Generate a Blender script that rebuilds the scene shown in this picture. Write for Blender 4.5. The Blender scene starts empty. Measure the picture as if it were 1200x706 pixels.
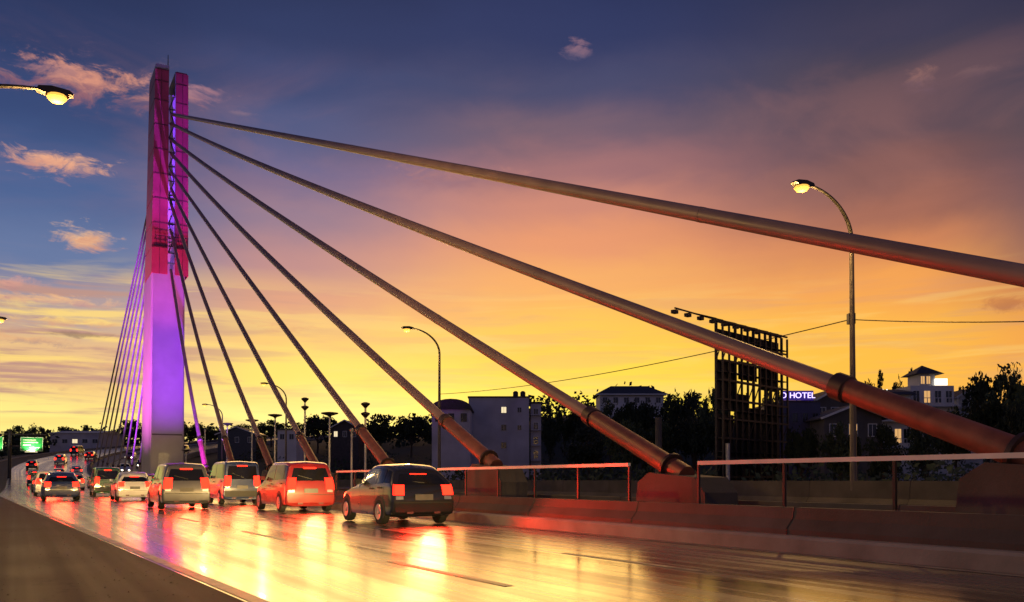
import bpy, math, random
from mathutils import Vector, Matrix
R = math.radians
random.seed(7)
S = bpy.context.scene
COL = S.collection

# ------------------------------------------------------------------ frame
F = 1039.0; HY = 562.0; EYE = 1.1; TH = R(29.2)
CT, ST = math.cos(TH), math.sin(TH)
def W(l, q, z=0.0):                 # bridge frame (l right of the camera, q along the road) -> world
    return Vector((CT*l - ST*q, ST*l + CT*q, z))
Q0, RAD = 160.0, 130.0              # the road bends right after Q0
def road_z(q):
    if q < 105: return 0.0
    if q < 165: return 0.085*(q-105)**2/120
    if q < 300: return 2.55 + 0.085*(q-165)
    return 14.0 + 0.03*(q-300)
def path(l, q, z=0.0):
    if q <= Q0: return W(l, q, z + road_z(q))
    t = (q-Q0)/RAD
    return W(RAD-(RAD-l)*math.cos(t), Q0+(RAD-l)*math.sin(t), z + road_z(q))
def heading(q):
    return TH - max(0.0, (q-Q0)/RAD)
def at(px, py, Y):
    return Vector(((px-600)/F*Y, Y, EYE + (HY-py)/F*Y))
def sm(a, b, x):
    t = min(1, max(0, (x-a)/(b-a))); return t*t*(3-2*t)

# ------------------------------------------------------------------ materials
def newmat(name):
    m = bpy.data.materials.new(name); m.use_nodes = True
    nt = m.node_tree
    return m, nt, nt.nodes['Principled BSDF']
def N(nt, t, **kw):
    n = nt.nodes.new(t)
    for k, v in kw.items(): setattr(n, k, v)
    return n
def mat(name, col, rough=0.6, metal=0.0, var=0.25, scale=3.0, bump=0.0, bscale=40.0, stretch=(1,1,1), coat=0.0):
    m, nt, p = newmat(name)
    p.inputs['Metallic'].default_value = metal
    if coat: p.inputs['Coat Weight'].default_value = coat
    tc = N(nt, 'ShaderNodeTexCoord'); mp = N(nt, 'ShaderNodeMapping'); mp.inputs['Scale'].default_value = stretch
    nt.links.new(tc.outputs['Object'], mp.inputs['Vector'])
    nz = N(nt, 'ShaderNodeTexNoise'); nz.inputs['Scale'].default_value = scale; nz.inputs['Detail'].default_value = 6
    nt.links.new(mp.outputs['Vector'], nz.inputs['Vector'])
    cr = N(nt, 'ShaderNodeValToRGB')
    cr.color_ramp.elements[0].position = 0.3; cr.color_ramp.elements[1].position = 0.7
    cr.color_ramp.elements[0].color = [c*(1-var) for c in col]+[1]
    cr.color_ramp.elements[1].color = [min(1, c*(1+var)) for c in col]+[1]
    nt.links.new(nz.outputs['Fac'], cr.inputs['Fac']); nt.links.new(cr.outputs['Color'], p.inputs['Base Color'])
    mr = N(nt, 'ShaderNodeMapRange'); mr.inputs['To Min'].default_value = max(0.02, rough-0.1); mr.inputs['To Max'].default_value = min(1, rough+0.1)
    nt.links.new(nz.outputs['Fac'], mr.inputs['Value']); nt.links.new(mr.outputs['Result'], p.inputs['Roughness'])
    if bump:
        n2 = N(nt, 'ShaderNodeTexNoise'); n2.inputs['Scale'].default_value = bscale; n2.inputs['Detail'].default_value = 4
        nt.links.new(mp.outputs['Vector'], n2.inputs['Vector'])
        b = N(nt, 'ShaderNodeBump'); b.inputs['Strength'].default_value = bump; b.inputs['Distance'].default_value = 0.02
        nt.links.new(n2.outputs['Fac'], b.inputs['Height']); nt.links.new(b.outputs['Normal'], p.inputs['Normal'])
    return m
def emit(name, col, strength):
    m, nt, p = newmat(name)
    p.inputs['Base Color'].default_value = [c*0.03 for c in col]+[1]
    p.inputs['Emission Color'].default_value = list(col)+[1]
    p.inputs['Emission Strength'].default_value = strength; p.inputs['Specular IOR Level'].default_value = .05; p.inputs['Roughness'].default_value = .9
    return m
def road_mat(name, base, r0, r1, bump=.25, spec=.5, coat=0.0):
    m, nt, p = newmat(name)
    uv = N(nt, 'ShaderNodeUVMap'); uv.uv_map = 'UVMap'
    def noise(sx, sy, sc, det=5):
        mp = N(nt, 'ShaderNodeMapping'); mp.inputs['Scale'].default_value = (sx, sy, 1)
        nt.links.new(uv.outputs['UV'], mp.inputs['Vector'])
        n = N(nt, 'ShaderNodeTexNoise'); n.inputs['Scale'].default_value = sc; n.inputs['Detail'].default_value = det
        nt.links.new(mp.outputs['Vector'], n.inputs['Vector']); return n
    streak = noise(3.2, 0.02, 1.0, 9)       # worn lane tracks, their streaks boosted in colour and gloss to imitate light trails
    blot = noise(1, 1, 0.35, 5)
    grit = noise(1, 1, 60, 5)
    mx = N(nt, 'ShaderNodeMath', operation='MULTIPLY_ADD'); mx.inputs[1].default_value = 0.35
    nt.links.new(blot.outputs['Fac'], mx.inputs[0])
    m2 = N(nt, 'ShaderNodeMath', operation='MULTIPLY'); m2.inputs[1].default_value = 0.65
    nt.links.new(streak.outputs['Fac'], m2.inputs[0]); nt.links.new(m2.outputs[0], mx.inputs[2])
    cr = N(nt, 'ShaderNodeValToRGB')
    cr.color_ramp.elements[0].position = 0.36; cr.color_ramp.elements[1].position = 0.64
    k_=.55 if spec>.4 else .3; cr.color_ramp.elements[0].color = [c*k_ for c in base]+[1]; cr.color_ramp.elements[1].color = [c*(2.05-k_) for c in base]+[1]
    nt.links.new(mx.outputs[0], cr.inputs['Fac'])
    g = N(nt, 'ShaderNodeMixRGB', blend_type='MULTIPLY'); g.inputs['Fac'].default_value = 0.5
    gr = N(nt, 'ShaderNodeValToRGB'); gr.color_ramp.elements[0].position = .35; gr.color_ramp.elements[1].position = .65
    gr.color_ramp.elements[0].color = (.35,.35,.35,1); gr.color_ramp.elements[1].color = (1.4,1.4,1.4,1)
    nt.links.new(grit.outputs['Fac'], gr.inputs['Fac'])
    nt.links.new(cr.outputs['Color'], g.inputs['Color1']); nt.links.new(gr.outputs['Color'], g.inputs['Color2'])
    vm = N(nt, 'ShaderNodeMapping'); vm.inputs['Scale'].default_value = (.55,.22,1)
    dn = noise(1, 1, 1.5, 4); va = N(nt, 'ShaderNodeVectorMath', operation='ADD')
    nt.links.new(uv.outputs['UV'], vm.inputs['Vector']); nt.links.new(vm.outputs['Vector'], va.inputs[0]); nt.links.new(dn.outputs['Color'], va.inputs[1])
    vo = N(nt, 'ShaderNodeTexVoronoi', feature='DISTANCE_TO_EDGE'); vo.inputs['Scale'].default_value = 1.0; nt.links.new(va.outputs['Vector'], vo.inputs['Vector'])
    vr = N(nt, 'ShaderNodeMapRange'); vr.inputs['From Max'].default_value = .014; vr.inputs['To Min'].default_value = .25; nt.links.new(vo.outputs['Distance'], vr.inputs['Value'])
    ck = N(nt, 'ShaderNodeMixRGB', blend_type='MULTIPLY'); ck.inputs['Fac'].default_value = .8
    nt.links.new(g.outputs['Color'], ck.inputs['Color1']); nt.links.new(vr.outputs['Result'], ck.inputs['Color2'])
    nt.links.new(ck.outputs['Color'], p.inputs['Base Color'])
    mr = N(nt, 'ShaderNodeMapRange'); mr.inputs['From Min'].default_value = .35; mr.inputs['From Max'].default_value = .65
    mr.inputs['To Min'].default_value = r0; mr.inputs['To Max'].default_value = r1
    nt.links.new(mx.outputs[0], mr.inputs['Value']); nt.links.new(mr.outputs['Result'], p.inputs['Roughness'])
    b = N(nt, 'ShaderNodeBump'); b.inputs['Strength'].default_value = bump; b.inputs['Distance'].default_value = 0.003; p.inputs['Specular IOR Level'].default_value = spec; p.inputs['Coat Weight'].default_value = coat; p.inputs['Coat Roughness'].default_value = .16
    nt.links.new(grit.outputs['Fac'], b.inputs['Height']); nt.links.new(b.outputs['Normal'], p.inputs['Normal'])
    return m

M = {}
M['asphalt'] = road_mat('asphalt', (.08,.066,.05), .07, .46, .07, 1.0, .55)
M['asphalt_shoulder'] = road_mat('asphalt_shoulder', (.03,.025,.022), .6, .9, .8, .3)
M['asphalt_opposite'] = road_mat('asphalt_opposite', (.05,.048,.045), .4, .6)
M['paint'] = mat('road_paint', (.30,.27,.2), .4, 0, .7, 2.5, .2, 60)
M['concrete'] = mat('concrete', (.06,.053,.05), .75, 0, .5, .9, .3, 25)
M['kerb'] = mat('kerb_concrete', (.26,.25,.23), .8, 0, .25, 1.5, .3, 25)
M['pylon'] = mat('pale_pylon_paint', (.31,.29,.32), .5, 0, .12, .5, .1, 12)
M['panel_red'] = mat('red_cladding', (.34,.035,.07), .45, 0, .2, .8, .1, 8)
M['panel_edge'] = mat('dark_red_joint', (.12,.02,.03), .5)
M['recess'] = mat('recess_violet_light_tint', (.55,.5,.66), .45, 0, .1, .7)  # violet of the slot lighting mixed faintly into the pale paint
M['dark_steel'] = mat('dark_steel', (.035,.033,.035), .5, .6, .3, 4)
M['grey_steel'] = mat('grey_steel', (.3,.3,.31), .45, .7, .2, 5)
M['lamp_pole'] = mat('weathered_pole', (.10,.085,.08), .5, .4, .25, 3)
M['galv'] = mat('galvanised_steel', (.42,.41,.4), .5, .5, .2, 6)
M['cable'] = mat('cable_sheath', (.26,.17,.15), .48, 0, .22, .9, 0, 30)
M['back_cable'] = mat('pale_cable_sheath', (.36,.32,.36), .4, 0, .15, 2.0)
M['collar'] = mat('dark_collar', (.06,.035,.03), .5, .3)
M['anchor'] = mat('red_brown_anchor_paint', (.22,.075,.045), .5, .1, .3, 3, .15, 20)
M['white_rail'] = mat('white_rail_paint', (.8,.77,.7), .35, 0, .1, 3)
M['wall_grey'] = mat('grey_plaster', (.52,.49,.54), .8, 0, .2, .3, .2, 5)
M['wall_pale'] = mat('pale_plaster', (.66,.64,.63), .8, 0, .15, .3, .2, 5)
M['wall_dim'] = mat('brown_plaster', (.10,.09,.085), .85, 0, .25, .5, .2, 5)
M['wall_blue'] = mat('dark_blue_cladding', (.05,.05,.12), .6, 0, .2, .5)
M['roof_dark'] = mat('dark_roof_tiles', (.06,.05,.05), .7, 0, .3, 2, .4, 6)
M['roof_pale'] = mat('pale_roof_sheet', (.34,.34,.36), .5, .3, .2, 1, .1, 10)
M['window_dark'] = mat('dark_window_glass', (.015,.015,.02), .15, 0, .2, 3)
M['fascia'] = mat('white_fascia', (.7,.68,.65), .5, 0, .1, 3)
M['bark'] = mat('bark', (.07,.05,.035), .9, 0, .3, 6, .5, 20)
M['leaf'] = mat('dark_foliage', (.05,.07,.028), .8, 0, .6, .9)
M['leaf_deep'] = mat('deep_foliage', (.025,.037,.016), .85, 0, .6, .8)
M['earth'] = mat('grassy_earth', (.05,.048,.028), .95, 0, .5, .08, .4, 2)
M['sign_green'] = mat('green_sign_face', (.02,.35,.06), .4, 0, .1, 3)
M['sign_white'] = mat('white_sign_film', (.8,.85,.6), .4, 0, .05, 3)
M['tyre'] = mat('tyre_rubber', (.015,.015,.015), .85, 0, .3, 6)
M['rim'] = mat('alloy_rim', (.45,.45,.46), .35, .8, .1, 6)
M['glass'] = mat('tinted_car_glass', (.012,.012,.014), .06, 0, .2, 2)
M['trim'] = mat('black_plastic_trim', (.02,.02,.02), .6, 0, .2, 5)
M['plate'] = mat('blank_plate', (.12,.12,.12), .5, 0, .1, 8)
for nm, c in (('car_black',(.012,.012,.014)),('car_silver',(.38,.38,.4)),('car_white',(.7,.69,.67)),('car_red',(.28,.02,.02)),('car_grey',(.12,.12,.13)),('car_blue',(.03,.05,.14)),('car_green',(.02,.09,.04))):
    M[nm] = mat(nm, c, .3, .25 if nm in ('car_silver','car_grey') else 0, .06, 1.5, 0, 1, (1,1,1), .8)
M['tail'] = emit('tail_lamp_red', (1,.016,.006), 7)
M['head'] = emit('head_lamp_white', (1,.87,.62), 22)
M['lamp'] = emit('sodium_lamp', (1,.48,.075), 1.45)
M['white_lamp'] = emit('white_flood_lens', (.7,.35,1), 4)
M['win_white'] = emit('lit_window_white', (1,.82,.5), 1.0)
M['win_orange'] = emit('lit_window_orange', (1,.55,.2), .75)
M['box_white'] = emit('lit_sign_box', (1,.95,.85), 1.6)
M['letters'] = emit('hotel_letters', (.62,.5,1), 2.2)
M['letter_glow'] = emit('hotel_sign_panel', (.10,.05,.5), .35)

# ------------------------------------------------------------------ mesh builder
class MB:
    def __init__(s): s.v=[]; s.f=[]
    def add(s, vs, fs):
        o=len(s.v); s.v += [tuple(v) for v in vs]; s.f += [tuple(i+o for i in f) for f in fs]; return s
    def box(s, c, d, rz=0.0, bev=0.0):
        x,y,z=[a/2 for a in d]; cs,sn=math.cos(rz),math.sin(rz)
        if bev:
            b=min(bev,x*.9,y*.9)
            ring=[(-x+b,-y),(x-b,-y),(x,-y+b),(x,y-b),(x-b,y),(-x+b,y),(-x,y-b),(-x,-y+b)]
        else: ring=[(-x,-y),(x,-y),(x,y),(-x,y)]
        n=len(ring); vs=[]
        for zz in (-z,z):
            for (a,e) in ring: vs.append((c[0]+a*cs-e*sn, c[1]+a*sn+e*cs, c[2]+zz))
        fs=[tuple(range(n))[::-1], tuple(range(n,2*n))]
        for i in range(n): j=(i+1)%n; fs.append((i,j,n+j,n+i))
        return s.add(vs,fs)
    def tube(s, pts, rad, n=10, caps=True):
        pts=[Vector(p) for p in pts]
        if not hasattr(rad,'__len__'): rad=[rad]*len(pts)
        vs=[]; fs=[]; up=None
        for i,p in enumerate(pts):
            d=(pts[min(i+1,len(pts)-1)]-pts[max(i-1,0)]).normalized()
            if up is None:
                up=Vector((0,0,1)) if abs(d.z)<.95 else Vector((1,0,0))
            a=d.cross(up).normalized(); b=a.cross(d).normalized(); up=b
            for k in range(n):
                t=2*math.pi*k/n; vs.append(p+(a*math.cos(t)+b*math.sin(t))*rad[i])
        m=len(pts)
        for i in range(m-1):
            for k in range(n):
                j=(k+1)%n; fs.append((i*n+k,i*n+j,(i+1)*n+j,(i+1)*n+k))
        if caps: fs.append(tuple(range(n))[::-1]); fs.append(tuple(range((m-1)*n,m*n)))
        return s.add(vs,fs)
    def bar(s, p, q, w, h=None):           # square bar between two points
        h=h or w; p=Vector(p); q=Vector(q); d=(q-p).normalized()
        up=Vector((0,0,1)) if abs(d.z)<.95 else Vector((1,0,0))
        a=d.cross(up).normalized()*w/2; b=a.cross(d).normalized()*h/2
        vs=[e+i*a+j*b for e in (p,q) for (i,j) in ((-1,-1),(1,-1),(1,1),(-1,1))]
        return s.add(vs,[(3,2,1,0),(4,5,6,7),(0,1,5,4),(1,2,6,5),(2,3,7,6),(3,0,4,7)])
    def prism(s, poly, h0, h1, axis='z'):  # outline extruded along an axis
        n=len(poly)
        g={'z':lambda a,b,h:(a,b,h),'y':lambda a,b,h:(a,h,b),'x':lambda a,b,h:(h,a,b)}[axis]
        vs=[g(a,b,h0) for a,b in poly]+[g(a,b,h1) for a,b in poly]
        fs=[tuple(range(n)),tuple(range(n,2*n))[::-1]]
        for i in range(n): j=(i+1)%n; fs.append((j,i,n+i,n+j))
        return s.add(vs,fs)
    def lathe(s, prof, c=(0,0,0), n=14, axis='z'):
        vs=[]; fs=[]
        for r,h in prof:
            for k in range(n):
                t=2*math.pi*k/n; a,b=r*math.cos(t),r*math.sin(t)
                vs.append((c[0]+a,c[1]+b,c[2]+h) if axis=='z' else (c[0]+h,c[1]+a,c[2]+b))
        for i in range(len(prof)-1):
            for k in range(n):
                j=(k+1)%n; fs.append((i*n+k,i*n+j,(i+1)*n+j,(i+1)*n+k))
        fs.append(tuple(range(n))[::-1]); m=len(prof); fs.append(tuple(range((m-1)*n,m*n)))
        return s.add(vs,fs)
    def build(s, name, m, parent=None, smooth=False, loc=None, uvs=None):
        me=bpy.data.meshes.new(name); me.from_pydata(s.v,[],s.f); me.update()
        if uvs:
            ul=me.uv_layers.new(name='UVMap')
            for lp in me.loops: ul.data[lp.index].uv=uvs[lp.vertex_index]
        me.materials.append(M[m] if isinstance(m,str) else m)
        if smooth:
            me.polygons.foreach_set('use_smooth',[True]*len(me.polygons))
            try: me.set_sharp_from_angle(angle=R(40))
            except Exception: pass
        o=bpy.data.objects.new(name,me); COL.objects.link(o)
        if parent: o.parent=parent
        if loc is not None: o.location=loc
        return o
def tag(o, label=None, cat=None, group=None, kind=None):
    if label: o['label']=label
    if cat: o['category']=cat
    if group: o['group']=group
    if kind: o['kind']=kind
    return o
def thing(name, loc, rz, label, cat, group=None):
    o=bpy.data.objects.new(name,None); COL.objects.link(o); o.location=loc; o.rotation_euler=(0,0,rz)
    o.empty_display_size=.3
    return tag(o,label,cat,group)
def copy_tree(o, parent=None):
    c=o.copy(); COL.objects.link(c)
    if parent: c.parent=parent
    for ch in o.children: copy_tree(ch,c)
    return c
def light(kind, name, parent, loc, energy, col, direction=None, size=.1, spot=None, blend=.4):
    d=bpy.data.lights.new(name,kind); d.energy=energy; d.color=col
    if kind!='SUN': d.shadow_soft_size=size
    if spot: d.spot_size=spot; d.spot_blend=blend
    o=bpy.data.objects.new(name,d); COL.objects.link(o); o.parent=parent; o.location=loc
    if direction is not None: o.rotation_euler=Vector(direction).to_track_quat('-Z','Y').to_euler()
    return o

# ------------------------------------------------------------------ terrain
PP=[path(12,q) for q in range(-60,420,5)]
def hgt(x,y):
    t=sm(140,330,y)
    h=-.7 + t*(13+3*math.sin(x*.013+1)+2*math.sin(x*.031+y*.01)) + sm(330,900,y)*10
    h+=sm(60,130,y)*sm(20,90,x)*3.0 + 13*math.exp(-((x-28)/42)**2-((y-215)/38)**2)*sm(120,170,y)
    d=1e9; zz=0
    for p in PP:
        e=(p.x-x)**2+(p.y-y)**2
        if e<d: d=e; zz=p.z
    d=math.sqrt(d); k=sm(26,70,d)
    return (zz-.9)*(1-k)+h*k
def axis_vals(lo,hi,step,ext):
    v=[lo+i*step for i in range(int((hi-lo)/step)+1)]
    s=step
    a=[v[0]]; 
    while a[-1]>-ext: s*=1.5; a.append(a[-1]-s)
    s=step; b=[v[-1]]
    while b[-1]<ext: s*=1.5; b.append(b[-1]+s)
    return a[:0:-1]+v+b[1:]
xs=axis_vals(-260,260,10,3500); ys=axis_vals(-60,440,10,3500)
g=MB()
for y in ys:
    for x in xs: g.v.append((x,y,hgt(x,y)))
nx=len(xs)
for j in range(len(ys)-1):
    for i in range(nx-1): g.f.append((j*nx+i,j*nx+i+1,(j+1)*nx+i+1,(j+1)*nx+i))
tag(g.build('ground','earth',None,True),kind='structure')

# ------------------------------------------------------------------ roads
def strip(prof, q0, q1, step):             # prof: list of (l, z), swept along the path
    m=MB(); uv=[]; n=len(prof); k=int((q1-q0)/step)
    for i in range(k+1):
        q=q0+(q1-q0)*i/k
        for l,z in prof:
            m.v.append(tuple(path(l,q,z))); uv.append((l,q))
    for i in range(k):
        for j in range(n-1): m.f.append((i*n+j,i*n+j+1,(i+1)*n+j+1,(i+1)*n+j))
    return m,uv
def edge_l(q): return 2.3-.047*min(q,70)*1.0 if q<70 else -.99
LS=[-5.2,-3,-1,1,3,5,7,9,10.2]
m,uv=strip([(l,0) for l in LS],-30,380,2.5); tag(m.build('road','asphalt',None,False,None,uv),kind='structure')
# rougher shoulder sheet over the slab edge, coloured dark to read as unlit
m=MB(); uv=[]
for i in range(165):
    q=-30+i*2.5
    for l in (-5.6,-3.5,-1.5,edge_l(q)-.12): m.v.append(tuple(path(l,q,.004))); uv.append((l,q))
for i in range(164):
    for j in range(3): m.f.append((i*4+j,i*4+j+1,i*4+j+5,i*4+j+4))
tag(m.build('shoulder','asphalt_shoulder',None,False,None,uv),kind='structure')
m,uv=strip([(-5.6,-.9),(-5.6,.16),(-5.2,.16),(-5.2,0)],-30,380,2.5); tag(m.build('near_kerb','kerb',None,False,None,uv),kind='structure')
m,uv=strip([(13.8,0),(16,0),(18,0),(20,0),(22,0),(24.0,0)],-30,380,2.5); tag(m.build('opposite_road','asphalt_opposite',None,False,None,uv),kind='structure')
m,uv=strip([(10.2,-.1),(10.2,.2),(10.25,.24),(13.75,.24),(13.8,.2),(13.8,-.1)],-30,380,2.5); tag(m.build('median_kerb','kerb',None,False,None,uv),kind='structure')
m,uv=strip([(24.0,-.1),(24.0,.15),(24.6,.15),(24.6,-.9)],-30,380,2.5); tag(m.build('far_kerb','kerb',None,False,None,uv),kind='structure')
mk=MB(); uv=[]
def paint(lf, q0, q1, w, step=2.0):
    k=max(1,int((q1-q0)/step))
    for i in range(k):
        qa=q0+(q1-q0)*i/k; qb=q0+(q1-q0)*(i+1)/k
        vs=[path(lf(qa)-w/2,qa,.005),path(lf(qa)+w/2,qa,.005),path(lf(qb)+w/2,qb,.005),path(lf(qb)-w/2,qb,.005)]
        mk.add(vs,[(0,1,2,3)])
paint(edge_l,-20,200,.15)
paint(lambda q:9.95,-20,300,.13)
for q in range(-16,260,8):
    paint(lambda q:4.6-.02*min(q,70),q,q+3.2,.12); paint(lambda q:7.25-.01*min(q,70),q,q+3.2,.12)
    paint(lambda q:17.2,q,q+3.2,.12); paint(lambda q:20.5,q,q+3.2,.12)
paint(lambda q:14.05,-20,300,.13); paint(lambda q:23.7,-20,300,.13)
tag(mk.build('road_markings','paint'),kind='structure')

# concrete barriers along the median and the outer edge of the opposite road
def barrier(l, q0, q1, label, side=1, h=.66):
    prof=[(l-.26,.24),(l-.26,.32),(l-.13,.48),(l-.09,h),(l+.09,h),(l+.13,.48),(l+.26,.32),(l+.26,.24)]
    m,uv=strip(prof,q0,q1,2.5)
    n=len(prof); m.f.append(tuple(range(n))); m.f.append(tuple(range(len(m.v)-n,len(m.v))))
    o=tag(m.build('concrete_barrier','concrete',None,False),label,'barrier','concrete barriers along the bridge')
    q=max(q0,2)
    while q<min(q1,70):
        jm=MB()
        for (a,b_),(c,d) in zip(prof[:-1],prof[1:]): jm.bar(path(a,q,b_),path(c,q,d),.025,.012)
        jm.build('panel_joint','dark_steel',o); q+=4.0
    return o
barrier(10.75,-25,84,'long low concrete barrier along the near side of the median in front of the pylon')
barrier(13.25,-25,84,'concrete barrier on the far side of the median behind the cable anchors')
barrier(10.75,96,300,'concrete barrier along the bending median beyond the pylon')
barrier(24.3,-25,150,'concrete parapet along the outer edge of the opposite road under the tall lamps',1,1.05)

# white rails on posts along the median
RAILS=[(4.2,12.5,'near white rail section beside the thickest anchor tube'),
       (14.6,24.0,'white rail section right of the apartment block, under the third cable'),
       (27.0,33.5,'white rail section between the fourth and fifth cable anchors'),
       (36.0,44.0,'pale rail section below the tall double lamp'),
       (47.0,56.0,'pale rail section below the row of small lamps'),
       (60.0,78.0,'farthest pale rail section in front of the pylon foot')]
for q0,q1,lb in RAILS:
    t=thing('guard_rail',path(10.9,q0),TH,lb,'guard rail','white guard rails on the median')
    rl=MB(); rl.bar((0,0,1.40),(0,q1-q0,1.40),.06,.07); rl.build('top_rail','white_rail',t)
    k=max(1,round((q1-q0)/2.0))
    for i in range(k+1):
        p=MB(); y=(q1-q0)*i/k; p.box((0,y,1.01),(.045,.045,.72)); p.build('post','dark_steel',t)

# ------------------------------------------------------------------ pylon
ZP=.24
py=thing('bridge_pylon',W(12,89.2,0),TH,'tall bridge pylon with twin red clad legs glowing magenta and violet','pylon')
def taper(mb, x0,x1,y0,y1,z0, X0,X1,Y0,Y1,z1, cut=.12):
    def ring(a,b,c,d,z):
        return [(a+cut,c,z),(b-cut,c,z),(b,c+cut,z),(b,d-cut,z),(b-cut,d,z),(a+cut,d,z),(a,d-cut,z),(a,c+cut,z)]
    vs=ring(x0,x1,y0,y1,z0)+ring(X0,X1,Y0,Y1,z1)
    return mb.add(vs,[tuple(range(8))[::-1],tuple(range(8,16))]+[(i,(i+1)%8,8+(i+1)%8,8+i) for i in range(8)])
b=MB(); taper(b,-1.75,1.75,-3.2,3.2,.2,-1.75,1.75,-3.2,3.2,1.25,.15); b.build('plinth','concrete',py)
b=MB(); taper(b,-1.5,1.5,-3.0,3.0,1.25,-1.42,1.48,-2.75,2.75,21.0,.14); b.build('shaft','pylon',py)
b=MB(); taper(b,-1.38,-.02,-2.72,2.72,21.0,-1.14,.02,-2.3,2.3,39.6,.1); b.build('leg','pylon',py)
b=MB(); taper(b,.52,1.68,-2.72,2.72,21.0,.56,1.62,-2.3,2.3,39.2,.1); b.build('leg','pylon',py)
b=MB(); taper(b,-.03,.57,-2.62,2.2,21.0,.0,.58,-2.28,1.9,36.9,.01); b.build('recess_plate','recess',py)
# red cladding panels on front and sides of each leg
for side,(xa,xb,ta,tb) in enumerate(((-1.38,-.02,-1.14,.02),(.52,1.68,.56,1.62))):
    zs=[19.9,22.4,24.7,27.0,29.3,31.6,33.9,36.2,38.0,39.1]
    for i in range(len(zs)-1):
        z0,z1=zs[i]+.05,zs[i+1]-.05
        def xx(z): k=(z-21)/18.6; return xa+(ta-xa)*k, xb+(tb-xb)*k, -2.72+.42*k
        p=MB()
        a0,b0,f0=xx(z0); a1,b1,f1=xx(z1)
        if i==0: f0=f1=min(-2.86,f0)
        e=.07
        # a wrapped panel: outer side + front
        if side==0:
            o0=[(a0-e,1.8,z0),(a0-e,f0-e,z0),(b0-.05,f0-e,z0)]; o1=[(a1-e,1.8,z1),(a1-e,f1-e,z1),(b1-.05,f1-e,z1)]
            i0=[(a0-.01,1.8,z0),(a0-.01,f0-.01,z0),(b0-.05,f0-.01,z0)]; i1=[(a1-.01,1.8,z1),(a1-.01,f1-.01,z1),(b1-.05,f1-.01,z1)]
        else:
            o0=[(a0+.05,f0-e,z0),(b0+e,f0-e,z0),(b0+e,1.8,z0)]; o1=[(a1+.05,f1-e,z1),(b1+e,f1-e,z1),(b1+e,1.8,z1)]
            i0=[(a0+.05,f0-.01,z0),(b0+.01,f0-.01,z0),(b0+.01,1.8,z0)]; i1=[(a1+.05,f1-.01,z1),(b1+.01,f1-.01,z1),(b1+.01,1.8,z1)]
        vs=o0+o1+i0+i1
        p.add(vs,[(0,1,4,3),(1,2,5,4),(7,6,9,10),(8,7,10,11),(3,4,10,9),(4,5,11,10),(1,0,6,7),(2,1,7,8),(0,3,9,6),(5,2,8,11)])
        p.build('cladding_panel','panel_red',py)
        jt=MB(); am,bm,fm=(a1+b1)/2,0,f1-e-.015
        jt.box(((a1+b1)/2,f1-e-.02,z1+.05),(b1-a1-.1,.05,.09)); 
        xm=a1+(b1-a1)*.42 if side==0 else a1+(b1-a1)*.6
        jt.bar((xm,f0-e-.02,z0),(xm,f1-e-.02,z1),.06,.05)
        jt.build('panel_joint','panel_edge',py)
# zigzag bracing in the slot, with cross platforms
z=22.0; k=0
while z<36.0:
    h=1.35
    br=MB(); a,c=(.02,.5) if k%2==0 else (.5,.02)
    yb=-2.70+.0225*(z-21); br.bar((a,yb,z),(c,yb+.03,z+h),.07); br.bar((0,yb,z),(.54,yb,z),.07,.07)
    br.build('brace','dark_steel',py); z+=h; k+=1
pl=MB(); pl.bar((-1.2,-3.15,22.55),(1.7,-3.15,22.55),.06); pl.bar((-1.2,-2.9,22.55),(1.7,-2.9,22.55),.06)
for i in range(8): pl.bar((-1.1+i*.39,-3.15,22.55),(-1.1+i*.39,-3.15,23.4),.04)
pl.bar((-1.2,-3.15,23.4),(1.7,-3.15,23.4),.05); pl.build('platform','dark_steel',py)
for z in (24.7,27.0,29.3):
    pl=MB(); pl.box((.26,-2.45,z),(.55,.5,.12)); pl.build('slot_landing','dark_steel',py)
an=MB(); an.tube([(.02,-1.4,38.5),(.02,-1.4,41.0)],[.07,.03],8); an.build('antenna','dark_steel',py)
dr=MB(); dr.box((-.25,-3.02,2.45),(.9,.06,2.1)); dr.build('door','grey_steel',py)
sg=MB(); sg.box((.35,-3.22,.95),(1.3,.05,.5)); sg.build('base_plate','galv',py)
bd=MB(); bd.box((0,-2.99,5.2),(2.6,.05,.12)); bd.build('shaft_band','concrete',py)

# floodlights that colour the pylon
VIO=(.32,.03,.95); MAG=(1.0,.10,.46)
def flood(l,q,z,lab,tz,col,power,spot,blend=.6,aim=(12,89.2)):
    t=thing('floodlight',W(l,q,z),TH,lab,'floodlight','floodlights around the pylon')
    tgt=W(aim[0],aim[1],tz); d=(tgt-W(l,q,z+.35)); dl=Matrix.Rotation(-TH,3,'Z')@d; dl.normalize()
    b=MB(); b.box((0,0,.06),(.5,.3,.12)); b.bar((-.2,0,.1),(-.2,0,.4),.04); b.bar((.2,0,.1),(.2,0,.4),.04); b.build('bracket','dark_steel',t)
    p0=Vector((0,0,.35)); h=MB(); h.tube([p0-dl*.15,p0+dl*.05,p0+dl*.10],[.12,.19,.2],12); h.build('housing','dark_steel',t,True)
    ln=MB(); ln.tube([p0+dl*.101,p0+dl*.115],[.17,.17],12); ln.build('lens','white_lamp',t)
    light('SPOT','flood_beam',t,p0+dl*.16,power,col,dl,.12,spot,blend)
flood(11.0,63,.24,'violet floodlight on the median, well in front of the pylon',14.0,VIO,62000,R(34),1.0)
flood(11.3,72,.24,'magenta floodlight on the median aimed at the red legs',25,MAG,36000,R(23),1.0)
flood(-4.6,85,.0,'magenta floodlight on the near roadside lighting the pylon flank',14,(1.0,.14,.8),60000,R(58),1.0)
flood(13.7,57,.24,'violet floodlight farther out on the median aimed up the slot',31,(.30,.05,1),170000,R(17),.8,(12.26,86.9))
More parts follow.
